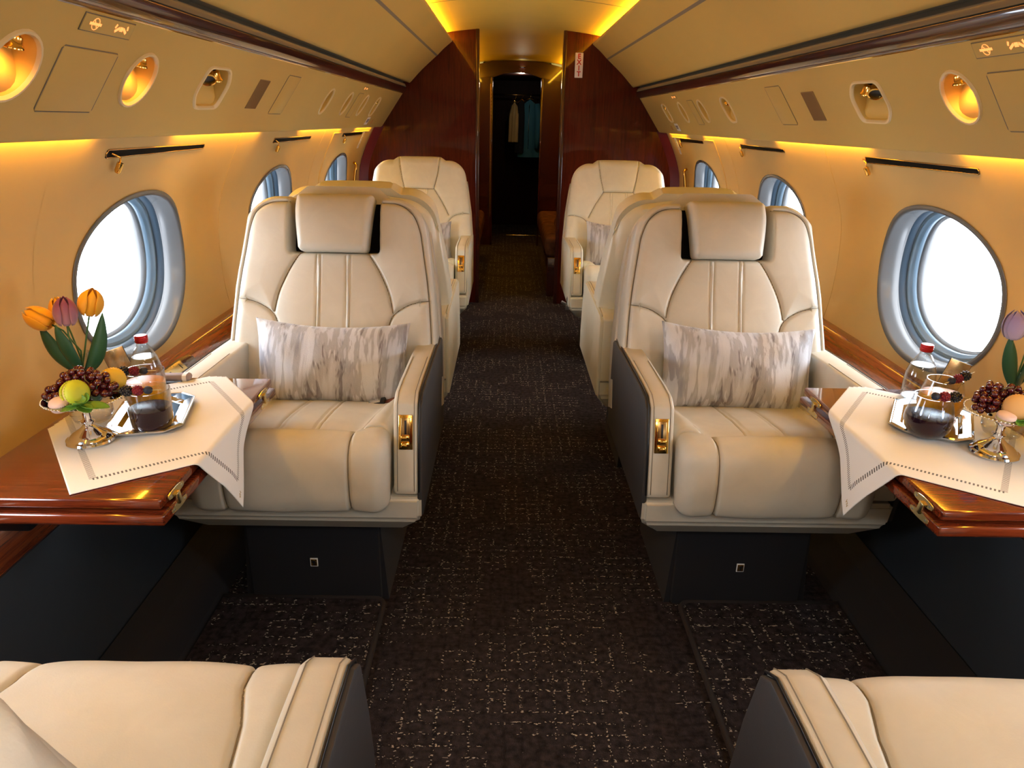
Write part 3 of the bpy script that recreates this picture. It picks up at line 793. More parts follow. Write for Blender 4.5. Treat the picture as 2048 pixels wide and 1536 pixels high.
    for sg, nm in ((1, 'aisle'), (-1, 'window')):
        a0, a1 = (.242, .302) if sg > 0 else (.242, .312)
        ao = prism('armrest', arm, mir * sg * a0, mir * sg * a1, lm, t, 'x', bev=.009, seg=3)
        sh = [(.66, .335), (.66, .611), (.64, .622), (.40, .630), (.20, .634), (.132, .632), (.102, .614), (.074, .512), (.056, .404), (.066, .335)]
        if sg > 0 or kind == 'head':
            prism('arm_side_panel', sh, mir * sg * (a1 - .004), mir * sg * (a1 + .009), 'grey_leather' if kind == 'head' else lm, ao, 'x', bev=.004)
        pl = [(mir * sg * (a1 + .0005), y + .0015, z - .0032) for y, z in arm[2:9]]
        tube('piping', pl, .0024, 'black' if kind == 'head' else lm, ao, 6)
        tube('stitching', [(mir * sg * (a1 - .010), y, z + .0002) for y, z in arm[3:9]], .0010, 'seam', ao, 4)
        tube('stitching', [(mir * sg * (a0 + .010), y, z + .0002) for y, z in arm[3:9]], .0010, 'seam', ao, 4)
        if sg > 0:
            # gold seat control let into the sloping front of the aisle arm
            p0 = Vector((0, .098, .620)); p1 = Vector((0, .070, .515)); d = (p1 - p0).normalized(); nrm = Vector((0, -abs(d.z), abs(d.y))).normalized()
            cx_ = mir * sg * (a0 + a1) / 2
            o_ = p0 + d * .070 + nrm * .0008; rot = Matrix((Vector((1, 0, 0)), -d, nrm)).transposed()
            def at(a, b, c): return tuple(Vector((cx_, 0, 0)) + o_ + Vector((1, 0, 0)) * a - d * b + nrm * c)
            cp = box('control_plate', at(0, 0, 0), (.034, .084, .005), 'gold', t, .002, rot)
            box('control_recess', at(0, .007, .0022), (.022, .056, .003), 'brass_dim', cp, .001, rot)
            box('lever_slot', at(0, .012, .0040), (.005, .034, .002), 'black', cp, .0005, rot)
            box('recline_lever', at(0, -.012, .0065), (.020, .009, .008), 'gold', cp, .002, rot)
            box('swivel_button', at(0, -.030, .005), (.020, .011, .006), 'gold', cp, .002, rot)
    # --- pedestal
    pd = box('pedestal', (0, .37, .13), (.355, .40, .262), 'carpet_black', t, .01)
    prism('pedestal_skirt', [(.178, 0), (.195, 0), (.180, .24), (.174, .24)], .18, .56, 'carpet_black', pd, 'y')
    prism('pedestal_skirt', [(-.178, 0), (-.195, 0), (-.180, .24), (-.174, .24)], .18, .56, 'carpet_black', pd, 'y')
    if kind == 'head':
        ib = box('life_vest_badge', (0, .168, .125), (.021, .003, .026), 'label', t, .0014)
        box('badge_field', (0, .1662, .125), (.016, .001, .020), 'gold', ib, 0)
        lathe('badge_emblem', [(.0, 0), (.0045, 0), (.0045, .0012), (0, .0012)], 'black', ib, 14).data.transform(Matrix.Translation((0, .1656, .128)) @ Matrix.Rotation(PI / 2, 4, 'X'))
        box('badge_emblem', (0, .1655, .1205), (.004, .001, .009), 'black', ib, 0)
    return t
XL, XR = -.592, .562
def place(o, x, y, rz): o.location = (x, y, 0); o.rotation_euler = (0, 0, rz)
G = 'cream leather cabin armchairs'
sA = make_seat('head', 1, 'large cream seat on the left facing the camera, beside the left tulip table', G); place(sA, XL, 1.465, 0)
sB = make_seat('head', -1, 'large cream seat on the right facing the camera, beside the right table', G); place(sB, XR, 1.465, 0)
sC = make_seat('head', -1, 'cream seat in the bottom left corner seen from behind, facing away', G, True); place(sC, XL + .02, .812, PI)
sD = make_seat('head', 1, 'cream seat in the bottom right corner seen from behind, facing away', G, True); place(sD, XR - .018, .800, PI)
sE = make_seat('cover', 1, 'ivory covered seat against the bulkhead left of the aisle, furthest left seat', G); place(sE, XL + .0, 3.60, 0)
sF = make_seat('cover', -1, 'ivory covered seat against the bulkhead right of the aisle, furthest right seat', G); place(sF, XR - .005, 3.60, 0)
sG = dup(sF, (XL, 3.03, 0), PI, 'ivory covered seat back to back with the large left seat, facing away', G)
sH = dup(sE, (XR - .01, 3.03, 0), PI, 'ivory covered seat back to back with the large right seat, facing away', G)
for o in list(sC.children) + list(sG.children) + list(sH.children):      # these three has its backrest set upright
    if o.name.startswith(('back_', 'head_pad')): o.location.y = -.118 if o.parent == sC else -.165
for o in list(sC.children) + list(sD.children):
    if o.name.startswith('life_vest'):
        for g in list(o.children): bpy.data.objects.remove(g)
        bpy.data.objects.remove(o)

# ------------------------------------------------------------------ cushions on the seats
def make_pillow(label, w_, h_, seed):
    t = thing('throw_pillow', label, 'pillow', group='brushstroke throw pillows')
    nx, ny = 72, 40; vs = []; fs = []
    for side in (1, -1):
        for i in range(nx + 1):
            for j in range(ny + 1):
                u = -1 + 2 * i / nx; v = -1 + 2 * j / ny
                uu = math.sin(u * PI / 2) * .35 + u * .65; vv = math.sin(v * PI / 2) * .35 + v * .65
                x = uu * w_ / 2 * (1 - .055 * (1 - vv * vv)); z = vv * h_ / 2 * (1 - .17 * (1 - uu * uu) * (1 if vv > 0 else .55))
                th = .062 * ((1 - abs(uu) ** 2.6) * (1 - abs(vv) ** 2.6)) ** .55
                wr = noise.noise(Vector((x * 14, z * 14, seed))) * .007 * min(1, th / .02) + noise.noise(Vector((x * 60, z * 12, seed + 5))) * .0035 * math.exp(-((1 - abs(vv)) / .22) ** 2)
                vs.append((x, -side * (th + wr * side), z))
    n = (nx + 1) * (ny + 1)
    for k in range(2):
        for i in range(nx):
            for j in range(ny):
                a = k * n + i * (ny + 1) + j; f = (a, a + ny + 1, a + ny + 2, a + 1); fs.append(f if k == 0 else f[::-1])
    bm = bmesh.new(); V = [bm.verts.new(v) for v in vs]
    for f in fs: bm.faces.new([V[i] for i in f])
    bmesh.ops.remove_doubles(bm, verts=bm.verts, dist=2e-4)
    frombm('pillow_body', bm, 'pillow', t, True)
    return t
def pose_pillow(t, x, y, z, lean, roll, yaw=0):
    t.matrix_world = Matrix.Translation((x, y, z)) @ Matrix.Rotation(yaw, 4, 'Z') @ Matrix.Rotation(lean, 4, 'X') @ Matrix.Rotation(roll, 4, 'Y')
M['tag'] = mat('tan_leather_tag', (.16, .055, .035), .6)
p1 = make_pillow('grey and white brushstroke pillow on the large left seat beside the tulip table', .44, .245, 1.0)
p2 = make_pillow('grey and white brushstroke pillow with brown leather tag on the large right seat', .445, .255, 7.3)
p3 = make_pillow('grey brushstroke pillow on the furthest left seat, half hidden by the seat in front', .40, .24, 12.0)
p4 = make_pillow('pale brushstroke pillow on the furthest right seat, half hidden by the seat in front', .40, .26, 21.0)
pose_pillow(p1, XL + .012, 1.93, .592, -.30, .02); pose_pillow(p2, XR + .018, 1.93, .594, -.30, .035)
pose_pillow(p3, XL - .0, 4.06, .59, -.28, -.05); pose_pillow(p4, XR - .0, 4.06, .60, -.28, .03)
box('leather_tag', (.155, -.030, -.085), (.040, .002, .012), 'tag', p2, .0006, Matrix.Rotation(-.06, 3, 'Y') @ Matrix.Rotation(.35, 3, 'X') @ Matrix.Rotation(.25, 3, 'Z'))
box('leather_tag', (.168, -.027, -.080), (.036, .002, .012), 'tag', p1, .0006, Matrix.Rotation(.2, 3, 'Y') @ Matrix.Rotation(.35, 3, 'X') @ Matrix.Rotation(.25, 3, 'Z'))
# seat belt buckle on the left seat
t = thing('seat_belt_buckle', 'black and silver seat belt buckle below the pillow on the left seat', 'buckle', (-.445, 1.865, .5)); t.rotation_euler = (.25, -.25, -.1)
box('buckle_body', (0, 0, 0), (.050, .026, .012), 'black', t, .004)
box('release_flap', (-.004, 0, .007), (.034, .024, .004), 'silver', t, .0015)
box('belt_webbing', (.045, .006, -.006), (.07, .022, .003), 'tag', t, .001)
# loose buckle under the far right arm
t = thing('seat_belt_end', 'chrome belt fitting hanging under the aisle arm of the furthest right seat', 'buckle', (.245, 3.73, .365))
tube('belt_strap', [(.01, 0, .03), (0, -.004, 0), (.003, -.008, -.03)], .004, 'black', t, 6)
box('belt_tongue', (.004, -.01, -.045), (.022, .004, .03), 'steel', t, .0015); box('belt_tongue', (-.018, -.01, -.022), (.03, .004, .016), 'steel', t, .0015, Matrix.Rotation(.5, 3, 'Y'))

# ------------------------------------------------------------------ floor mats
for s, nm in ((-1, 'left'), (1, 'right')):
    xa, xb_ = .405, .848; pts = []
    ring = [(xa, -1.2), (xa, 1.60)] + [(xa + .035 * (1 - math.cos(a)), 1.60 + .035 * math.sin(a)) for a in np.linspace(.2, PI / 2, 6)] + [(xb_, 1.635), (xb_, -1.2)]
    ring = [(s * a, b) for a, b in ring]
    t = thing('floor_mat', 'flecked dark floor mat with corded edge in front of the large %s seat' % nm, 'floor mat', (0, 0, 0))
    o = prism('mat_pile', ring, .001, .012, 'carpet', t, 'z')
    tube('bound_edge', [(a, b, .010) for a, b in ring[:-1]], .0075, 'cord', t, 8)

# ------------------------------------------------------------------ fittings in the service panels
def recess(parent, shape, m='psu'):
    """scooped recess with a raised rim; shape is a loop in panel coordinates"""
    n = len(shape); rings = []
    sc2 = lambda k: [(a * k, b * k) for a, b in shape]
    rings.append([(a, b, .0002) for a, b in sc2(1.07)]); rings.append([(a, b, .0045) for a, b in sc2(1.04)]); rings.append([(a, b, .0045) for a, b in sc2(.97)])
    rings.append([(a, b, -.001) for a, b in sc2(.91)])
    def dep(b): t = min(max((b + .045) / .085, 0), 1); return -(.007 + .050 * t * t * (3 - 2 * t))
    for k in (.89, .75, .5, .25): rings.append([(a, b, dep(b)) for a, b in sc2(k)])
    vs = [p for r_ in rings for p in r_]; vs.append((0, 0, dep(0))); fs = []
    for i in range(len(rings) - 1):
        for k in range(n): fs.append((i * n + k, i * n + (k + 1) % n, (i + 1) * n + (k + 1) % n, (i + 1) * n + k))
    for k in range(n): fs.append(((len(rings) - 1) * n + k, (len(rings) - 1) * n + (k + 1) % n, len(vs) - 1))
    bm = bmesh.new(); V = [bm.verts.new(v) for v in vs]
    for f in fs: bm.faces.new([V[i] for i in f])
    o = autosmooth(frombm('recess_bowl', bm, m, parent), 50); o.data.materials.append(M['bowl'])
    o.data.materials.append(M['rim'])
    for i, f in enumerate(o.data.polygons): f.material_index = 1 if i >= 3 * n else 2
    return o
def dirrot(d):
    return Vector((0, 0, 1)).rotation_difference(Vector(d).normalized()).to_matrix().to_4x4()
def eyeball(parent, name, c, d, r, ln, lit=None, mouth='black'):
    T = Matrix.Translation(c) @ dirrot(d)
    o = lathe(name, [(r * .6, -ln), (r * .95, -ln * .8), (r, -ln * .2), (r * 1.12, 0), (r * 1.12, .003), (r * .9, .004), (r * .82, -.002), (r * .8, -ln * .5)], 'gold', parent, 20, caps=False); o.data.transform(T)
    q = lathe(name + '_mouth', [(0, -.003), (r * .84, -.003)], lit or mouth, o, 20, caps=False); q.data.transform(T)
    return o
side = {-1: 'left', 1: 'right'}
ordn = {0: 'nearest the camera', 1: 'second from the camera', 2: 'third from the camera', 3: 'fourth from the camera', 4: 'fifth from the camera', 5: 'sixth'}
for s in (-1, 1):
    for i, (y, k) in enumerate(ITEMS[s]):
        Mx = psu_m(s, y, VC - .01)
        if k == 'V':
            lab = 'pair of gold air nozzles in a six-sided recess, %s service panel%s' % (side[s], '' if y > 1 else ' near the camera')
            t = thing('air_vent', lab, 'air vent', mat4=Mx); recess(t, hole_shape(k, s))
            eyeball(t, 'nozzle', (s * .026, .018, -.010), (s * .55, -.45, .75), .0185, .024); eyeball(t, 'nozzle', (-s * .022, .018, -.014), (-s * .35, -.75, .5), .0185, .024)
        elif k in ('L', 'L0'):
            on = (k == 'L' and not (s > 0 and y < 1.4))
            lab = 'lit round gold reading light in the %s service panel, %s' % (side[s], 'at the picture edge' if y < 1.4 else 'between hatch and air vent')
            if not on: lab = 'unlit round reading light recess in the %s service panel, nearest the camera' % side[s]
            t = thing('reading_light', lab, 'reading light', mat4=Mx); recess(t, hole_shape(k, s), 'psu')
            eyeball(t, 'lamp_head', (0, .026, -.016), (0, -.93, .30), .0185, .018, 'lamp' if on else 'black')
            if on:
                l = bpy.data.lights.new('reading_lamp', 'SPOT'); l.energy = .55; l.color = (1, .30, .03); l.shadow_soft_size = .012; l.spot_size = 2.6; l.spot_blend = .6
                o = bpy.data.objects.new('reading_lamp', l); C.objects.link(o)
                o.matrix_world = Mx @ Matrix.Translation((0, .016, -.011)) @ Vector((0, 0, -1)).rotation_difference(Vector((0, -.95, .1))).to_matrix().to_4x4()
        else:
            lab = '%s gold-lit oval recess in the far part of the %s service panel, %s of four' % ('wide' if k == 'V2' else 'narrow', side[s], ('first', 'second', 'third', 'last')[i - 3])
            t = thing('air_vent' if k == 'V2' else 'reading_light', lab, 'air vent' if k == 'V2' else 'reading light', mat4=Mx); recess(t, hole_shape(k, s))
            if k == 'V2':
                eyeball(t, 'nozzle', (-.018, .022, -.014), (-.5, -.55, .75), .014, .018); eyeball(t, 'nozzle', (.018, .020, -.014), (.35, -.8, .5), .014, .018)
            else: eyeball(t, 'lamp_head', (0, .028, -.022), (0, -.93, .2), .015, .016)
    # speaker grille, hatches, lit signs, placards
    sp = psu_m(s, 2.36, VC - .013)
    t = thing('speaker_grille', 'brown rectangular speaker grille in the %s service panel' % side[s], 'speaker', mat4=sp)
    box('grille_cloth', (0, 0, .0005), (.094, .100, .003), 'speaker', t, .001)
    bm = bmesh.new()
    for k in range(24): addbox(bm, (-.044 + k * .0038, 0, .0020), (.0012, .096, .0012))
    frombm('grille_ribs', bm, 'speaker', t)['kind'] = 'stuff'
    def hatch(y, vc, w_, h_, label):
        t = thing('service_hatch', label, 'hatch', mat4=psu_m(s, y, vc))
        box('hatch_door', (0, 0, .0002), (w_, h_, .003), 'psu', t, .0012)
        r_ = .006; a, b = w_ / 2 + .0015, h_ / 2 + .0015
        loop = [(a - r_, b), (-a + r_, b), (-a, b - r_), (-a, -b + r_), (-a + r_, -b), (a - r_, -b), (a, -b + r_), (a, b - r_), (a - r_, b)]
        tube('hatch_gap', [(x, y_, .0006) for x, y_ in loop], .0011, 'seam', t, 5)
        return t
    hatch(1.395, .120, .175, .125, 'large square oxygen mask hatch under the lit sign, %s service panel' % side[s])
    hatch(2.63, .140, .140, .145, 'square hatch beside the speaker grille, %s service panel' % side[s])
    hatch(3.84, .130, .110, .135, 'square hatch between the far ovals of the %s service panel' % side[s])
    def sign(y, vc, k, label):
        t = thing('cabin_sign', label, 'sign', mat4=psu_m(s, y, vc))
        box('sign_face', (0, 0, .001), (.165 * k, .030 * k, .003), 'psu', t, .001)
        a, b = .0835 * k, .016 * k
        tube('sign_border', [(-a, -b, .001), (a, -b, .001), (a, b, .001), (-a, b, .001), (-a, -b, .001)], .0009 * k, 'seam', t, 5)
        z = .0028
        # no-smoking emblem
        bm = bmesh.new()
        for q in range(14):
            a0 = 2 * PI * q / 14; addbox(bm, (-.045 * k + math.cos(a0) * .0105 * k, math.sin(a0) * .0105 * k, z), (.0050 * k, .0012 * k, .0006), 0, Matrix.Rotation(a0 + PI / 2, 3, 'Z'))
        addbox(bm, (-.045 * k, 0, z), (.021 * k, .0014 * k, .0007), 0, Matrix.Rotation(-.8, 3, 'Z'))
        addbox(bm, (-.045 * k, 0, z), (.036 * k, .0048 * k, .0006))
        frombm('no_smoking_icon', bm, 'icon', t)
        # seat belt emblem: two straps meeting in a buckle
        bm = bmesh.new()
        for sg in (-1, 1):
            addbox(bm, (.040 * k + sg * .013 * k, -.001 * k, z), (.015 * k, .0052 * k, .0006), 0, Matrix.Rotation(sg * -.55, 3, 'Z'))
            addbox(bm, (.040 * k + sg * .020 * k, .005 * k, z), (.004 * k, .008 * k, .0006), 0, Matrix.Rotation(sg * .4, 3, 'Z'))
        addbox(bm, (.040 * k, .001 * k, z), (.010 * k, .0085 * k, .0006))
        frombm('seat_belt_icon', bm, 'icon', t)
        return t
    sign(1.408, .2315, 1.0, 'lit orange no-smoking and seat-belt sign in the %s service panel above the large hatch' % side[s])
    sign(3.86 if s < 0 else 4.12, .228, .62, 'small lit orange sign above the far ovals of the %s service panel' % side[s])
    t = thing('placard', 'small white EXIT placard on the lower edge of the %s service panel' % side[s], 'placard', mat4=psu_m(s, 4.44, .040))
    box('placard_plate', (0, 0, .001), (.085, .050, .0015), 'label', t, .0004)
    text('placard_text', 'EXIT', .030, 'ink', t, Matrix.Translation((0, 0, .0020)), .0003, bold=.0008)
    t = thing('placard', 'tiny maroon-lettered placard beside the EXIT placard, %s service panel' % side[s], 'placard', mat4=psu_m(s, 4.60, .034))
    box('placard_plate', (0, 0, .001), (.040, .032, .0012), 'psu', t, .0003)
    bm = bmesh.new()
    for k in range(3): addbox(bm, (0, .009 - .009 * k, .0019), (.030, .0035, .0004))
    frombm('placard_text_lines', bm, 'red', t)

# ------------------------------------------------------------------ window shade slots
def wall_m(s, y, sl, out=0.0):
    a = Vector(wallpt(s, y, sl)); b = Vector(wallpt(s, y, sl + .01)); vy = (b - a).normalized()
    nz = Vector((-s * abs(vy.z), 0, -abs(vy.x) if vy.z > 0 else 0)).normalized()
    nz = (nz - vy * nz.dot(vy)).normalized(); ux = vy.cross(nz); o = a + nz * out
    return Matrix(((ux.x, vy.x, nz.x, o.x), (ux.y, vy.y, nz.y, o.y), (ux.z, vy.z, nz.z, o.z), (0, 0, 0, 1)))
SS = float(np.interp(1.163, WO[:, 1], WS))
for s in (-1, 1):
    for i, wy in enumerate((1.975, 3.205, 4.44)):
        t = thing('shade_slot', 'gold framed window shade slot with pull tab above the %s %s window' % (('near', 'middle', 'far')[i], side[s]), 'window shade', mat4=wall_m(s, wy, SS, .0))
        w2 = .272
        loop = [(-w2, -.010), (-w2 - .006, 0), (-w2, .010), (w2, .007), (w2 + .005, 0), (w2, -.007), (-w2, -.010)]
        tube('slot_frame', [(a, b, .0012) for a, b in loop], .0016, 'brass_dim', t, 6)
        prism('slot_gap', [(-w2 - .004, -.009), (w2 + .003, -.006), (w2 + .003, .006), (-w2 - .004, .009)], -.001, .0016, 'void', t, 'z')
        # text direction is +Y on the left, -Y on the right wall; the tab sits at the left end on both
        xk = -w2 + .045 if s < 0 else -w2 + .012
        tube('pull_cord', [(xk - .03, .002, .003), (xk, -.006, .010), (xk, -.020, .014)], .0022, 'gold', t, 6)
        lathe('pull_tab', [(.0, -.014), (.0065, -.013), (.0075, -.008), (.0075, .008), (.0055, .013), (0, .014)], 'gold', t, 14).data.transform(Matrix.Translation((xk, -.030, .014)) @ Matrix.Rotation(PI / 2, 4, 'X'))
    # emergency exit panel around the far window
    ya, yb_ = 3.93, 4.93; s0, s1 = .01, float(np.interp(1.175, WO[:, 1], WS))
    struct(tube('trim_%d' % (23 if s < 0 else 24), [wallpt(s, ya, q, -.001) for q in np.linspace(s0, s1, 18)] + [wallpt(s, y, s1, -.001) for y in np.linspace(ya + .02, yb_, 12)] , .0035, 'wall', None, 6))
    g = thing('grab_bar', 'upright gold grab handle beside the far %s window' % side[s], 'handle')
    p = [wallpt(s, 4.80, q, -.022) for q in (.26, .30, .36, .40)]
    tube('handle_bar', [wallpt(s, 4.80, .25, 0), p[0], p[1], p[2], p[3], wallpt(s, 4.80, .41, 0)], .009, 'gold', g, 10)
    t = thing('placard', 'white vertical instruction placard beside the far %s window shade slot' % side[s], 'placard', mat4=wall_m(s, 4.78 if s < 0 else 4.86, SS - .045, .001))
    box('placard_plate', (0, 0, 0), (.046, .115, .002), 'label', t, .0008)
    for k, ch in enumerate('EXIT'): text('letter', ch, .024, 'ink', t, Matrix.Translation((0, .036 - .024 * k, .0012)), .0003, bold=.0005)

# ------------------------------------------------------------------ fold-out tables
TZ = .640
for s in (-1, 1):
    t = thing('fold_out_table', 'glossy mahogany fold-out table on the %s side with brass hinges' % side[s], 'table', (s * .83, 1.36, 0))
    xo = .205; x_in = .665
    def leaf(name, z0, z1, xin, ya, yb_):
        poly = [(s * xin - s * .83, ya), (s * xin - s * .83, yb_), (s * 1.035 - s * .83, yb_), (s * 1.035 - s * .83, ya)]
        return prism(name, [(a, b - 1.36) for a, b in poly], z0, z1, 'wood_table', t, 'z', bev=.0045, seg=3)
    top = leaf('upper_leaf', TZ - .019, TZ, .665, 1.057, 1.662); low = leaf('lower_leaf', TZ - .047, TZ - .026, .660, 1.050, 1.668)
    # thin inlay line round the top
    yy = [1.075, 1.644]
    for hy in (1.110, 1.585):
        hx = s * .6635 - s * .83
        for z, nm in ((TZ - .0095, 'a'), (TZ - .0365, 'b')):
            off = .002 if nm == 'b' else 0
            vs_ = [(math.copysign(min(abs(math.cos(a)) * 1.0, 1), math.cos(a)) * .030, math.sin(a) * .0072) for a in [2 * PI * k / 20 for k in range(20)]]
            vs_ = [(max(-.024, min(.024, a)) + .006 * (1 if a > 0 else -1) * (1 - (b / .0075) ** 2), b) for a, b in vs_]
            hp = prism('hinge_plate', [(hy - 1.36 + a, z + b) for a, b in vs_], hx - s * (off + .0), hx - s * (off + .0) - s * .002, 'brass', t, 'x')
            for q in (-1, 1): prism('screw', [(hy - 1.36 + q * .021 + math.cos(a) * .0025, z + math.sin(a) * .0025) for a in [PI * k / 4 for k in range(8)]], hx - s * (off + .002), hx - s * (off + .0026), 'steel', hp, 'x')
        box('hinge_knuckle', (hx - s * .003, hy - 1.36, TZ - .0225), (.008, .013, .024), 'brass', t, .002, Matrix.Rotation(.25, 3, 'X'))
    # slide bracket under the leaf
    box('table_bracket', (s * .985 - s * .83, -.22, TZ - .075), (.10, .06, .05), 'black', t, .006)
    box('table_bracket', (s * .985 - s * .83, .22, TZ - .075), (.10, .06, .05), 'black', t, .006)

# switch panel on the left ledge
t = thing('switch_panel', 'brass plate with three black switches let into the left wooden ledge', 'switch panel', (-1.029, 1.905, .561)); t.rotation_euler = (0, math.radians(47.4), 0)
prism('panel_recess', [(math.cos(a) * .024 + 0, .02 + math.copysign(abs(math.sin(a)) ** .6, math.sin(a)) * .125) for a in [2 * PI * k / 28 for k in range(28)]], .0005, .0035, 'wood_dark', t, 'z', bev=.001)
box('brass_plate', (0, -.012, .0045), (.036, .165, .003), 'brass', t, .0012)
for k in range(3): box('switch_button', (.002, -.050 + .016 * k, .0068), (.016, .012, .004), 'black', t, .001)
box('plate_mark', (-.002, .050, .0062), (.018, .002, .0008), 'black', t)
# black arm rest socket under left table
# ------------------------------------------------------------------ table cloths
def linen():
    m = mat('white_linen', (.80, .78, .74), .85, sheen=.2)
    uv = nd(m, 'ShaderNodeUVMap'); sx = nd(m, 'ShaderNodeSeparateXYZ'); lk(m, uv.outputs[0], sx.inputs[0])
    a, b = sx.outputs[0], sx.outputs[1]; A, B = CA, CB
    da = math_(m, 'MINIMUM', a, math_(m, 'SUBTRACT', A, a)); db = math_(m, 'MINIMUM', b, math_(m, 'SUBTRACT', B, b))
    def band(d, o, along, lo, hi, per, duty):
        k = math_(m, 'MULTIPLY', math_(m, 'GREATER_THAN', d, lo), math_(m, 'LESS_THAN', d, hi))
        k = math_(m, 'MULTIPLY', k, math_(m, 'GREATER_THAN', o, .040))
        f = math_(m, 'FRACT', math_(m, 'DIVIDE', along, per)); return math_(m, 'MULTIPLY', k, math_(m, 'LESS_THAN', f, duty))
    holes = math_(m, 'MAXIMUM', band(db, da, a, .035, .0445, .0066, .48), band(da, db, b, .035, .0465, .0046, .42))
    mx = nd(m, 'ShaderNodeMix', data_type='RGBA'); lk(m, holes, mx.inputs[0]); mx.inputs[6].default_value = (.80, .78, .74, 1); mx.inputs[7].default_value = (.10, .09, .08, 1)
    lk(m, mx.outputs[2], P(m, 'Base Color'))
    # hem fold line and weave
    hem = math_(m, 'LESS_THAN', math_(m, 'MINIMUM', da, db), .030)
    h = math_(m, 'ADD', math_(m, 'MULTIPLY', noise_tex(m, coords(m, (1, 1, 1)), 900, 1), .4), math_(m, 'MULTIPLY', hem, .5))
    bump(m, h, .35, .0012)
    return m
CA, CB = .39, .475
M['linen'] = linen(); M['thread'] = mat('pale_gold_thread', (.50, .36, .14), .6)
def cloth(s):
    e1 = np.array([math.cos(math.radians(36.5)), math.sin(math.radians(36.5))]); e2 = np.array([-e1[1], e1[0]])
    o0 = np.array([-.822, 1.068]); na, nb = 120, 140; xe = -.6635; r = .010
    vs = []; uvs = []
    for i in range(na + 1):
        for j in range(nb + 1):
            a = CA * i / na; b = CB * j / nb; p = o0 + e1 * a + e2 * b
            x, y = p; z = TZ + .0022 + .0006 * noise.noise(Vector((x * 14, y * 14, 2 + s)))
            ex = x - xe
            yend = 1.660
            if ex > 0:
                th = ex / r
                if th < PI / 2: x = xe + r * math.sin(th); z -= r * (1 - math.cos(th))
                else:
                    dwn = ex - r * PI / 2; fl = .012 * math.sin((y - 1.17) * 16) * min(1, dwn / .06)
                    x = xe + r + fl + dwn * .16; z -= r + dwn * .98
                y -= ex * .10
                # loose outward belly where the cloth leaves the table edge
            y_over = y - yend
            if y_over > 0: z -= y_over * .9; y = yend + .006
            vs.append((x, y, z)); uvs.append((a, b))
    fs = [(i * (nb + 1) + j, (i + 1) * (nb + 1) + j, (i + 1) * (nb + 1) + j + 1, i * (nb + 1) + j + 1) for i in range(na) for j in range(nb)]
    # stop the cloth at the wall ledge
    keep = [f for f in fs if min(vs[k][0] for k in f) > -1.020]
    vs2 = [(-s * x, y, z) if s > 0 else (x, y, z) for x, y, z in vs]
    if s > 0: keep = [f[::-1] for f in keep]
    me = bpy.data.meshes.new('tablecloth'); me.from_pydata(vs2, [], keep); me.update()
    uvl = me.uv_layers.new(name='UVMap')
    for lp in me.loops: uvl.data[lp.index].uv = uvs[lp.vertex_index]
    o = link('tablecloth', me, 'linen'); sol = o.modifiers.new('thickness', 'SOLIDIFY'); sol.thickness = .0012; sol.offset = 0
    ia = int(na * (1 - .020 / CA)); ib = int(nb * .020 / CB); q = lambda i, j: Vector(vs2[i * (nb + 1) + j])
    c = q(ia, ib); ux = (q(ia, ib + 4) - c).normalized() * -1; n_ = ux.cross(q(ia + 2, ib) - c).normalized()
    if n_.x * s > 0: n_ = -n_
    if s > 0: ux = -ux
    uy = n_.cross(ux)
    text('embroidered_initials', 'NA', .011, 'thread', o, Matrix(((ux.x, uy.x, n_.x, c.x + n_.x * .001), (ux.y, uy.y, n_.y, c.y + n_.y * .001), (ux.z, uy.z, n_.z, c.z + n_.z * .001), (0, 0, 0, 1))), .0002)
    tag(o, 'white hemstitched linen cloth draped over the %s table' % side[s], 'tablecloth')
    return o
cl_l = cloth(-1); cl_r = cloth(1)
CZ = TZ + .0035     # cloth surface

# ------------------------------------------------------------------ things on the tables
M['berry'] = mat('dark_red_berry', (.075, .004, .010), .18, coat=.6, spec=.6)
M['stalk'] = mat('green_brown_stalk', (.16, .12, .04), .6)
M['mac_green'] = mat('lime_green_macaron', (.50, .55, .03), .55); M['mac_yellow'] = mat('yellow_macaron', (.72, .46, .04), .55)
M['mac_peach'] = mat('peach_macaron', (.62, .37, .14), .55); M['mac_fill'] = mat('cream_filling', (.62, .50, .20), .6); M['mac_pink'] = mat('pale_pink_macaron', (.66, .48, .42), .6)
M['leaf'] = mat('mint_leaf', (.10, .24, .03), .45); M['blade'] = mat('tulip_leaf', (.02, .085, .035), .5); M['stemg'] = mat('tulip_stem', (.06, .14, .04), .5)
def petal_mat(name, c1, c2):
    m = mat(name, c1, .55, sheen=.2); sx = nd(m, 'ShaderNodeSeparateXYZ'); lk(m, coords(m), sx.inputs[0])
    f = math_(m, 'MULTIPLY_ADD', sx.outputs[2], 18, 0); lk(m, ramp(m, f, [(.1, c2), (.8, c1)]), P(m, 'Base Color')); return m
M['pet_y'] = petal_mat('yellow_tulip_petal', (.85, .40, .01), (.80, .36, .01)); M['pet_p'] = petal_mat('purple_tulip_petal', (.20, .04, .12), (.42, .20, .24)); M['pet_v'] = petal_mat('violet_tulip_petal', (.20, .16, .42), (.45, .36, .50))
M['juice_dark'] = mat('dark_cherry_juice', (.014, .002, .008), .25, spec=.12); M['juice_orange'] = mat('orange_juice', (.85, .36, .01), .3, spec=.2)
M['black_berry'] = mat('blackberry_skin', (.008, .008, .014), .25, coat=.4); M['blue_berry'] = mat('blueberry_skin', (.012, .018, .040), .5); M['rasp'] = mat('raspberry_skin', (.20, .010, .025), .45)
M['cap_red'] = mat('red_metal_cap', (.42, .012, .022), .3, .4)
M['card'] = mat('gold_mirror_card', (.50, .36, .20), .22, .8); M['plaid'] = mat('grey_plaid_cloth', (.30, .24, .24), .8)

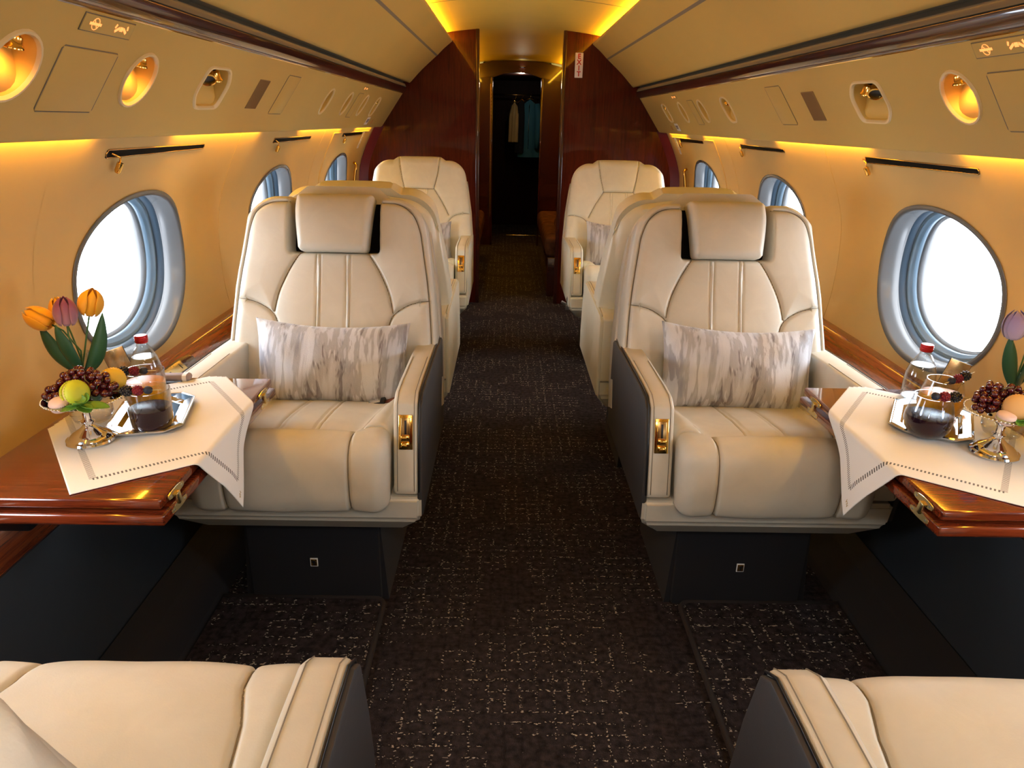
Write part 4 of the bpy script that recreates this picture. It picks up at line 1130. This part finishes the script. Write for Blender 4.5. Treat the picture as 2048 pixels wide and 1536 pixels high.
def cake_stand(x, y, label):
    t = thing('cake_stand', label, 'cake stand', (x, y, CZ))
    lathe('foot', [(.0, .0), (.044, 0), (.0455, .003), (.044, .007), (.039, .009), (.037, .013), (.030, .019), (.018, .026), (.012, .032), (.0095, .036)], 'silver', t, 48)
    lathe('stem', [(.0095, .036), (.0125, .040), (.0125, .043), (.008, .047), (.0075, .055), (.0085, .062), (.013, .068), (.011, .072), (.0085, .076), (.012, .081), (.014, .0825)], 'silver', t, 32)
    lathe('plate', [(.0, .0825), (.030, .0825), (.062, .086), (.069, .0895), (.0705, .0905), (.069, .092), (.062, .0885), (.030, .085), (0, .085)], 'silver', t, 56)
    bm = bmesh.new()
    for k in range(64):
        a = 2 * PI * k / 64; bmesh.ops.create_icosphere(bm, subdivisions=1, radius=.0021, matrix=Matrix.Translation((math.cos(a) * .070, math.sin(a) * .070, .0912)))
    o = frombm('beaded_rim', bm, 'silver', t, True); o['kind'] = 'stuff'
    return t
def macaron(name, label, x, y, z, r, m, rot, group='macarons on the cake stands'):
    t = thing(name, label, 'macaron', group=group); t.matrix_world = Matrix.Translation((x, y, z)) @ rot
    h = r * .36
    sh = [(0, h + r * .36), (r * .35, h + r * .345), (r * .7, h + r * .26), (r * .93, h + r * .10), (r * .98, h - r * .08), (r * .99, h - r * .14)]
    sh2 = sh + [(r * .96, h - r * .2), (0, h - r * .2)]
    lathe('macaron_shell', sh2[::-1], m, t, 28); o = lathe('macaron_shell', sh2[::-1], m, t, 28); o.data.transform(Matrix.Scale(-1, 4, (0, 0, 1))); o.data.flip_normals()
    lathe('filling', [(0, -r * .17), (r * .88, -r * .17), (r * .9, 0), (r * .88, r * .17), (0, r * .17)], 'mac_fill', t, 24)
    bm = bmesh.new()
    for sg in (-1, 1):
        for k in range(30):
            a = 2 * PI * k / 30; bmesh.ops.create_icosphere(bm, subdivisions=1, radius=r * .085, matrix=Matrix.Translation((math.cos(a) * r * .95, math.sin(a) * r * .95, sg * r * .22)))
    frombm('ruffled_edge', bm, m, t, True)['kind'] = 'stuff'
    return t
bme = bpy.data.meshes.new('berry'); bb_ = bmesh.new(); bmesh.ops.create_uvsphere(bb_, u_segments=14, v_segments=10, radius=1); bb_.to_mesh(bme); bb_.free()
bme.polygons.foreach_set('use_smooth', [True] * len(bme.polygons)); bme.materials.append(M['berry'])
def bunch(x, y, z, cents, n, label, seed, r0=.0073):
    """a bunch of berries: cents = list of (x,y,z,radius) blobs, packed by rejection"""
    rr = random.Random(seed); t = thing('grape_bunch', label, 'fruit', (x, y, z), group='red grape bunches'); pts = []
    tries = 0
    while len(pts) < n and tries < 20000:
        tries += 1; cx_, cy_, cz_, R_ = rr.choice(cents); v = Vector([rr.gauss(0, 1) for _ in range(3)]).normalized() * R_ * (rr.random() ** .33)
        p = Vector((cx_, cy_, cz_)) + Vector((v.x, v.y, v.z * .8)); r = r0 * rr.uniform(.88, 1.1)
        if p.z < r: continue
        if all((p - q).length > (r + w_) * .90 for q, w_ in pts): pts.append((p, r))
    for p, r in pts:
        o = bpy.data.objects.new('berry', bme); o.location = p; o.scale = (r, r, r); o.parent = t; C.objects.link(o)
    for k in range(3):
        p = pts[rr.randrange(len(pts))][0]
        tube('stalk', [tuple(p), (p.x * .5, p.y * .5, p.z + .012), (p.x * .2 + .006, 0, max(q.z for q, _ in pts) + .004)], .0009, 'stalk', t, 5)
    return t
def leaf_mesh(name, L, W, m, parent, mat4, curl=.3, cup=.25, serr=0.0, nx=14, ny=8):
    vs = []; fs = []
    for i in range(nx + 1):
        u = i / nx
        for j in range(ny + 1):
            v = -1 + 2 * j / ny; w_ = W * math.sin(PI * min(.999, u ** .8)) ** .75 * (1 + serr * math.sin(u * 60)) * .5
            x = u * L; yy = v * w_; z = curl * L * u * u * .5 - cup * w_ * (1 - v * v) - .02 * W * abs(math.sin(u * 22)) * abs(v)
            vs.append((x, yy, z))
    for i in range(nx):
        for j in range(ny):
            k = i * (ny + 1) + j; fs.append((k, k + ny + 1, k + ny + 2, k + 1))
    me = bpy.data.meshes.new(name); me.from_pydata(vs, [], fs); me.transform(mat4); me.update()
    o = link(name, me, m, parent); so = o.modifiers.new('thickness', 'SOLIDIFY'); so.thickness = .0007
    return o
def mint(x, y, z, label, rz=0, k=1.0):
    t = thing('mint_sprig', label, 'mint', (x, y, z), rz, group='mint sprigs'); tube('stalk', [(-.01, .01, .0), (0, 0, .004), (.004, -.002, .010)], .0014, 'leaf', t, 6)
    for a, tilt, L in ((2.9, -.05, .030), (-2.3, -.1, .026), (.05, .0, .040), (-.6, -.15, .026), (1.6, .7, .018), (-1.2, .5, .017), (2.2, .9, .014)):
        leaf_mesh('mint_leaf', L * k, .022 * k * (L / .03) ** .5, 'leaf', t, Matrix.Translation((0, 0, .006)) @ Matrix.Rotation(a, 4, 'Z') @ Matrix.Rotation(-tilt, 4, 'Y'), -.2, .35, .03)
    return t
def vase(x, y, label):
    t = thing('bud_vase', label, 'vase', (x, y, CZ))
    lathe('vase_glass', [(.0, .002), (.022, .001), (.034, .008), (.0405, .022), (.0395, .040), (.030, .058), (.017, .073), (.0105, .088), (.0100, .104), (.0125, .130), (.0165, .153), (.0158, .153), (.0118, .130), (.0090, .104), (.0095, .088), (.016, .073), (.029, .058), (.0385, .040), (.0395, .022), (.033, .010), (0, .005)], 'glass', t, 40)
    return t
def tulip(x, y, z, tilt, az, m, label, root, leafs=(), k=1.0, op=.9):
    """x,y,z = base of the bloom"""
    t = thing('tulip', label, 'tulip', (x, y, z), group='tulips in bud vases')
    R_ = Matrix.Rotation(az, 4, 'Z') @ Matrix.Rotation(tilt, 4, 'Y')
    for q in range(6):
        inner = q % 2; vs = []; fs = []; nu, nv = 12, 10
        for i in range(nv + 1):
            v = i / nv; rad = (.0185 - .003 * inner) * k * math.sin(PI * min(1, .16 + v * .80)) ** .60 * (1 if v < .9 else 1) * op; hh = .050 * k * v * (1 - .04 * inner)
            wa = .72 * math.sin(PI * min(.995, .12 + .88 * v) ** 1.0) ** .55
            for j in range(nu + 1):
                a = (-1 + 2 * j / nu) * wa; vs.append((rad * math.cos(a) * (1 - .10 * (v > .8) * (v - .8) * 5), rad * math.sin(a), hh))
        for i in range(nv):
            for j in range(nu):
                b = i * (nu + 1) + j; fs.append((b, b + 1, b + nu + 2, b + nu + 1))
        me = bpy.data.meshes.new('petal'); me.from_pydata(vs, [], fs); me.transform(R_ @ Matrix.Rotation(q * PI / 3, 4, 'Z')); me.update()
        o = link('petal', me, m, t); so = o.modifiers.new('thickness', 'SOLIDIFY'); so.thickness = .0010
    rt = Vector(root) - Vector((x, y, z)); d = (R_ @ Vector((0, 0, -1)))
    neck = Vector(root[:3]) - Vector((x, y, z))
    pts = [Vector((0, 0, 0)), d * .022, (d * .03 + neck * .45), neck, neck + Vector((0, 0, -.09))]
    tube('stem', [tuple(p) for p in pts], .0017, 'stemg', t, 7)
    for (tip, w_, bend) in leafs:
        tp = Vector(tip) - Vector((x, y, z)); a = neck + Vector((0, 0, -.02)); vs = []; fs = []; n = 16
        sidev = (tp - a).cross(Vector((0, 1, 0))).normalized()
        mid = (a + tp) / 2 + Vector(bend)
        for i in range(n + 1):
            u = i / n; c = a * (1 - u) ** 2 + mid * 2 * u * (1 - u) + tp * u * u; ww = w_ * math.sin(PI * min(.999, .06 + .94 * u ** 1.15)) ** .8
            for j in range(5):
                v = -1 + j / 2; vs.append(tuple(c + sidev * v * ww * .5 + Vector((0, -.25 * ww * (1 - v * v) * 1, 0))))
        for i in range(n):
            for j in range(4): b = i * 5 + j; fs.append((b, b + 1, b + 6, b + 5))
        o = mesh('leaf', vs, fs, 'blade', t); so = o.modifiers.new('thickness', 'SOLIDIFY'); so.thickness = .0012
    return t
def tray(x, y, rz, wx, wy, label):
    t = thing('serving_tray', label, 'tray', (x, y, CZ), rz); ch = .030
    def octo(k, ax, ay): a, b, c = ax, ay, ch * k; return [(a - c, -b), (a, -b + c), (a, b - c), (a - c, b), (-a + c, b), (-a, b - c), (-a, -b + c), (-a + c, -b)]
    def ringz(lst, m, nm):
        vs = []; fs = []
        for (k, inset, z) in lst: vs += [(p[0], p[1], z) for p in octo(k, wx / 2 - inset, wy / 2 - inset)]
        for i in range(len(lst) - 1):
            for q in range(8): fs.append((i * 8 + q, i * 8 + (q + 1) % 8, (i + 1) * 8 + (q + 1) % 8, (i + 1) * 8 + q))
        fs.append(tuple((len(lst) - 1) * 8 + q for q in range(8))); return mesh(nm, vs, fs, m, t, False)
    ringz([(1, .012, 0), (1, .001, .0075), (1, 0, .0105), (1, .002, .0115), (1, .004, .0105), (1, .006, .0115), (.95, .021, .0095), (.9, .0225, .0080), (.85, .027, .0030), (.80, .029, .0025)], 'silver', 'tray_body')
    return t
def juice_glass(x, y, z, label, juice, fill, prof, n=44):
    t = thing('juice_glass', label, 'glass', (x, y, z), group='juice glasses'); outer = prof; th = .0016
    inner = [(max(r - th, 0), zz if i > 0 else .004) for i, (r, zz) in enumerate(prof)]; inner = [(r, max(zz, .0045)) for r, zz in inner]
    lathe('glass_body', outer + inner[::-1], 'glass', t, n)
    pr = [(0, .0035)] + [(max(r - .0009, 0), max(zz, .0035)) for r, zz in prof if zz < fill and r > 0]
    rf = np.interp(fill, [q[1] for q in prof], [q[0] for q in prof]) - .0009
    pr = [q for q in pr if q[1] < fill] + [(rf, fill - .0004), (rf - .001, fill), (0, fill - .0004)]
    lathe('juice', pr, juice, t, n, ang=50)
    return t
def drupe(name, c, r, m, parent, elong=1.2, ax=(1, 0, 0), seed=0):
    bm = bmesh.new(); R_ = Vector((0, 0, 1)).rotation_difference(Vector(ax)).to_matrix().to_4x4(); n = 0
    bmesh.ops.create_icosphere(bm, subdivisions=2, radius=r * .82, matrix=Matrix.Translation(c) @ R_ @ Matrix.Diagonal((1, 1, elong, 1)))
    N = 46
    for k in range(N):
        z = 1 - 2 * (k + .5) / N; a = k * 2.39996; q = math.sqrt(1 - z * z); p = R_ @ Vector((q * math.cos(a) * r * .83, q * math.sin(a) * r * .83, z * r * .83 * elong))
        bmesh.ops.create_icosphere(bm, subdivisions=1, radius=r * .235, matrix=Matrix.Translation(Vector(c) + p))
    return frombm(name, bm, m, parent, True)
def skewer(x, y, z, rz, seq, label, tilt=0):
    t = thing('berry_skewer', label, 'fruit skewer', (x, y, z), rz, group='berry skewers'); t.rotation_euler = (0, tilt, rz)
    tube('pick', [(-.045, 0, 0), (.045, 0, 0)], .0009, 'mac_fill', t, 6); x0 = -.030
    for i, c in enumerate(seq):
        if c == 'B': drupe('blackberry', (x0 + .011, 0, 0), .0115, 'black_berry', t, 1.15); x0 += .0225
        elif c == 'R': drupe('raspberry', (x0 + .0095, 0, 0), .0105, 'rasp', t, 1.05); x0 += .0195
        else:
            o = lathe('blueberry', [(0, -.0082), (.005, -.0068), (.0082, -.0015), (.0082, .002), (.0055, .0066), (.0032, .0080), (.0028, .0068), (0, .0064)], 'blue_berry', t, 18); o.data.transform(Matrix.Translation((x0 + .0085, 0, 0)) @ Matrix.Rotation(1.2, 4, 'Y')); x0 += .017
    return t
def bottle(x, y, label, fill=.05):
    t = thing('water_bottle', label, 'bottle', (x, y, TZ + .003))
    pr = [(.0, .003), (.029, .001), (.0335, .005), (.0345, .012), (.0345, .052), (.033, .066), (.027, .086), (.0165, .106), (.0128, .112), (.0120, .118), (.0120, .126)]
    th = [(max(r - .0017, 0), z if z > .006 else .006) for r, z in pr]
    lathe('bottle_glass', pr + th[::-1], 'glass', t, 36)
    lathe('water', [(0, .0045), (.031, .0045), (.0337, .012), (.0337, .052), (.0322, .066), (.0262, .0860), (.0, .0860)], 'water', t, 32)
    lathe('screw_cap', [(0, .136), (.0125, .136), (.0140, .1345), (.0140, .131), (.0146, .130), (.0140, .129), (.0140, .127), (.0147, .126), (.0140, .125), (.0140, .1205), (.0130, .119), (0, .120)][::-1], 'cap_red', t, 28)
    bm = bmesh.new()
    for k in range(4): addbox(bm, (0, 0, .030 + .006 * k), (.001, .001, .001))
    bm.free()
    return t
tumbler = [(0, 0), (.026, .0), (.034, .003), (.0385, .010), (.0402, .020), (.0412, .045), (.0420, .070), (.0422, .085)]
goblet = [(0, 0), (.022, .0), (.034, .006), (.0425, .018), (.0465, .034), (.0460, .048), (.0425, .064), (.0385, .080), (.0360, .090)]
TRZ = CZ + .0030
# left table
cake_stand(-.901, 1.282, 'silver pedestal cake stand on the left table')
vase(-.945, 1.372, 'clear bud vase with tulips behind the left cake stand')
tray(-.838, 1.405, math.radians(14), .150, .222, 'octagonal silver tray under the glasses on the left table')
PZ0 = CZ + .0885
bunch(-.901, 1.282, PZ0, [(-.036, .00, .014, .026), (-.018, .016, .028, .027), (.002, .012, .046, .018), (.024, .008, .030, .024), (.036, .012, .018, .024), (-.050, -.012, .006, .013), (.0, -.005, .02, .02)], 140, 'dark red grape bunch on the left cake stand', 3)
macaron('green_macaron', 'lime green macaron standing in front of the grapes on the left cake stand', -.893, 1.248, PZ0 + .0245, .0245, 'mac_green', Matrix.Rotation(1.2, 4, 'Z') @ Matrix.Rotation(math.radians(72), 4, 'X'))
macaron('yellow_macaron', 'yellow macaron behind the grapes on the left cake stand', -.862, 1.325, PZ0 + .024, .0235, 'mac_yellow', Matrix.Rotation(math.radians(80), 4, 'X') @ Matrix.Rotation(.5, 4, 'Y'))
macaron('pink_macaron', 'pale pink macaron lying low on the left cake stand', -.915, 1.232, PZ0 + .007, .018, 'mac_pink', Matrix.Rotation(.25, 4, 'X'))
mint(-.873, 1.228, PZ0 + .006, 'green mint sprig at the front rim of the left cake stand', -.1, 1.35)
VN = (-.945, 1.372, CZ + .125)
tulip(-.977, 1.352, CZ + .215, -1.0, .1, 'pet_y', 'leftmost yellow tulip, leaning far to the left', VN, [((-1.006, 1.36, CZ + .214), .030, (-.018, 0, -.02))], 1.1, 1.12)
tulip(-.972, 1.39, CZ + .208, -.25, 0, 'pet_y', 'yellow tulip half hidden behind the purple tulip', VN, (), 1.1, 1.05)
tulip(-.943, 1.345, CZ + .218, .06, 0, 'pet_p', 'purple tulip in the middle of the left vase', VN, [((-.962, 1.34, CZ + .218), .028, (0, -.012, 0))], 1.12, 1.05)
tulip(-.912, 1.372, CZ + .232, .30, 0, 'pet_y', 'rightmost yellow tulip of the left vase, upright against the window', VN, [((-.884, 1.37, CZ + .236), .030, (.012, 0, -.03))], 1.1, 1.15)
juice_glass(-.806, 1.340, TRZ, 'tumbler of dark cherry juice at the front of the left tray', 'juice_dark', .047, tumbler)
juice_glass(-.868, 1.452, TRZ, 'tumbler of orange juice at the back of the left tray', 'juice_orange', .060, tumbler)
skewer(-.806, 1.302, TRZ + .096, math.radians(8), 'BRb', 'berry skewer across the front left tumbler of dark juice'); skewer(-.868, 1.414, TRZ + .096, math.radians(8), 'BRb', 'berry skewer across the orange juice tumbler on the left tray')
bottle(-.915, 1.555, 'clear water bottle with red cap behind the left tray')
# right table
cake_stand(.898, 1.285, 'silver pedestal cake stand on the right table at the picture edge')
vase(.968, 1.372, 'clear bud vase behind the right cake stand at the picture edge')
tray(.858, 1.440, math.radians(-31), .160, .222, 'octagonal silver tray under the glasses on the right table')
bunch(.898, 1.285, PZ0, [(-.034, .006, .020, .026), (-.018, .02, .032, .024), (.010, .018, .030, .024), (.034, .012, .018, .022), (-.05, -.004, .008, .012), (.05, .0, .012, .015)], 115, 'dark red grape bunch on the right cake stand', 8)
macaron('peach_macaron', 'peach macaron in front of the grapes on the right cake stand', .893, 1.250, PZ0 + .0245, .0255, 'mac_peach', Matrix.Rotation(math.radians(62), 4, 'X') @ Matrix.Rotation(-.45, 4, 'Y'))
macaron('pink_macaron', 'pale macaron lying low on the right cake stand', .868, 1.240, PZ0 + .007, .017, 'mac_pink', Matrix.Rotation(.25, 4, 'X'))
mint(.903, 1.228, PZ0 + .006, 'green mint sprig at the front rim of the right cake stand', -.3, 1.4)
VR = (.968, 1.372, CZ + .125)
tulip(.922, 1.35, CZ + .222, -.10, 0, 'pet_v', 'violet tulip in the right vase against the window', VR, [((.915, 1.35, CZ + .225), .030, (-.008, 0, .0))], 1.15, 1.05)
tulip(.966, 1.362, CZ + .225, .05, 0, 'pet_y', 'peach-yellow tulip of the right vase cut by the picture edge', VR, [((.99, 1.36, CZ + .22), .028, (.01, 0, 0))])
juice_glass(.800, 1.362, TRZ, 'round glass of dark cherry juice at the front of the right tray', 'juice_dark', .048, goblet)
juice_glass(.882, 1.462, TRZ, 'round glass of orange juice at the back of the right tray', 'juice_orange', .058, goblet)
skewer(.805, 1.330, TRZ + .100, math.radians(-4), 'bRB', 'berry skewer across the front right glass of dark juice'); skewer(.900, 1.445, TRZ + .100, math.radians(20), 'bRB', 'berry skewer across the orange juice glass on the right tray', -.2)
bottle(.905, 1.590, 'clear water bottle with pink-red cap behind the right tray')
for s, x, y, nm in ((-1, -.985, 1.60, 'left'), (1, .985, 1.615, 'right')):
    t = thing('menu_card', 'small gold-brown card leaning on the wall ledge behind the %s bottle' % nm, 'card', (x, y, TZ + .001)); t.rotation_euler = (-.12, s * .26, s * -.5)
    box('card_face', (0, 0, .046), (.046, .0020, .092), 'card', t, .0006); box('card_back', (0, .0016, .046), (.048, .0012, .094), 'black', t)
t = thing('folded_napkin', 'small folded grey plaid napkin at the far edge of the left table', 'napkin', (-.895, 1.635, TZ + .010)); t.rotation_euler = (0, 0, .08)
box('napkin_roll', (0, 0, 0), (.085, .028, .016), 'plaid', t, .007, seg=3); box('napkin_band', (.03, 0, 0), (.004, .030, .018), 'label', t, .007)
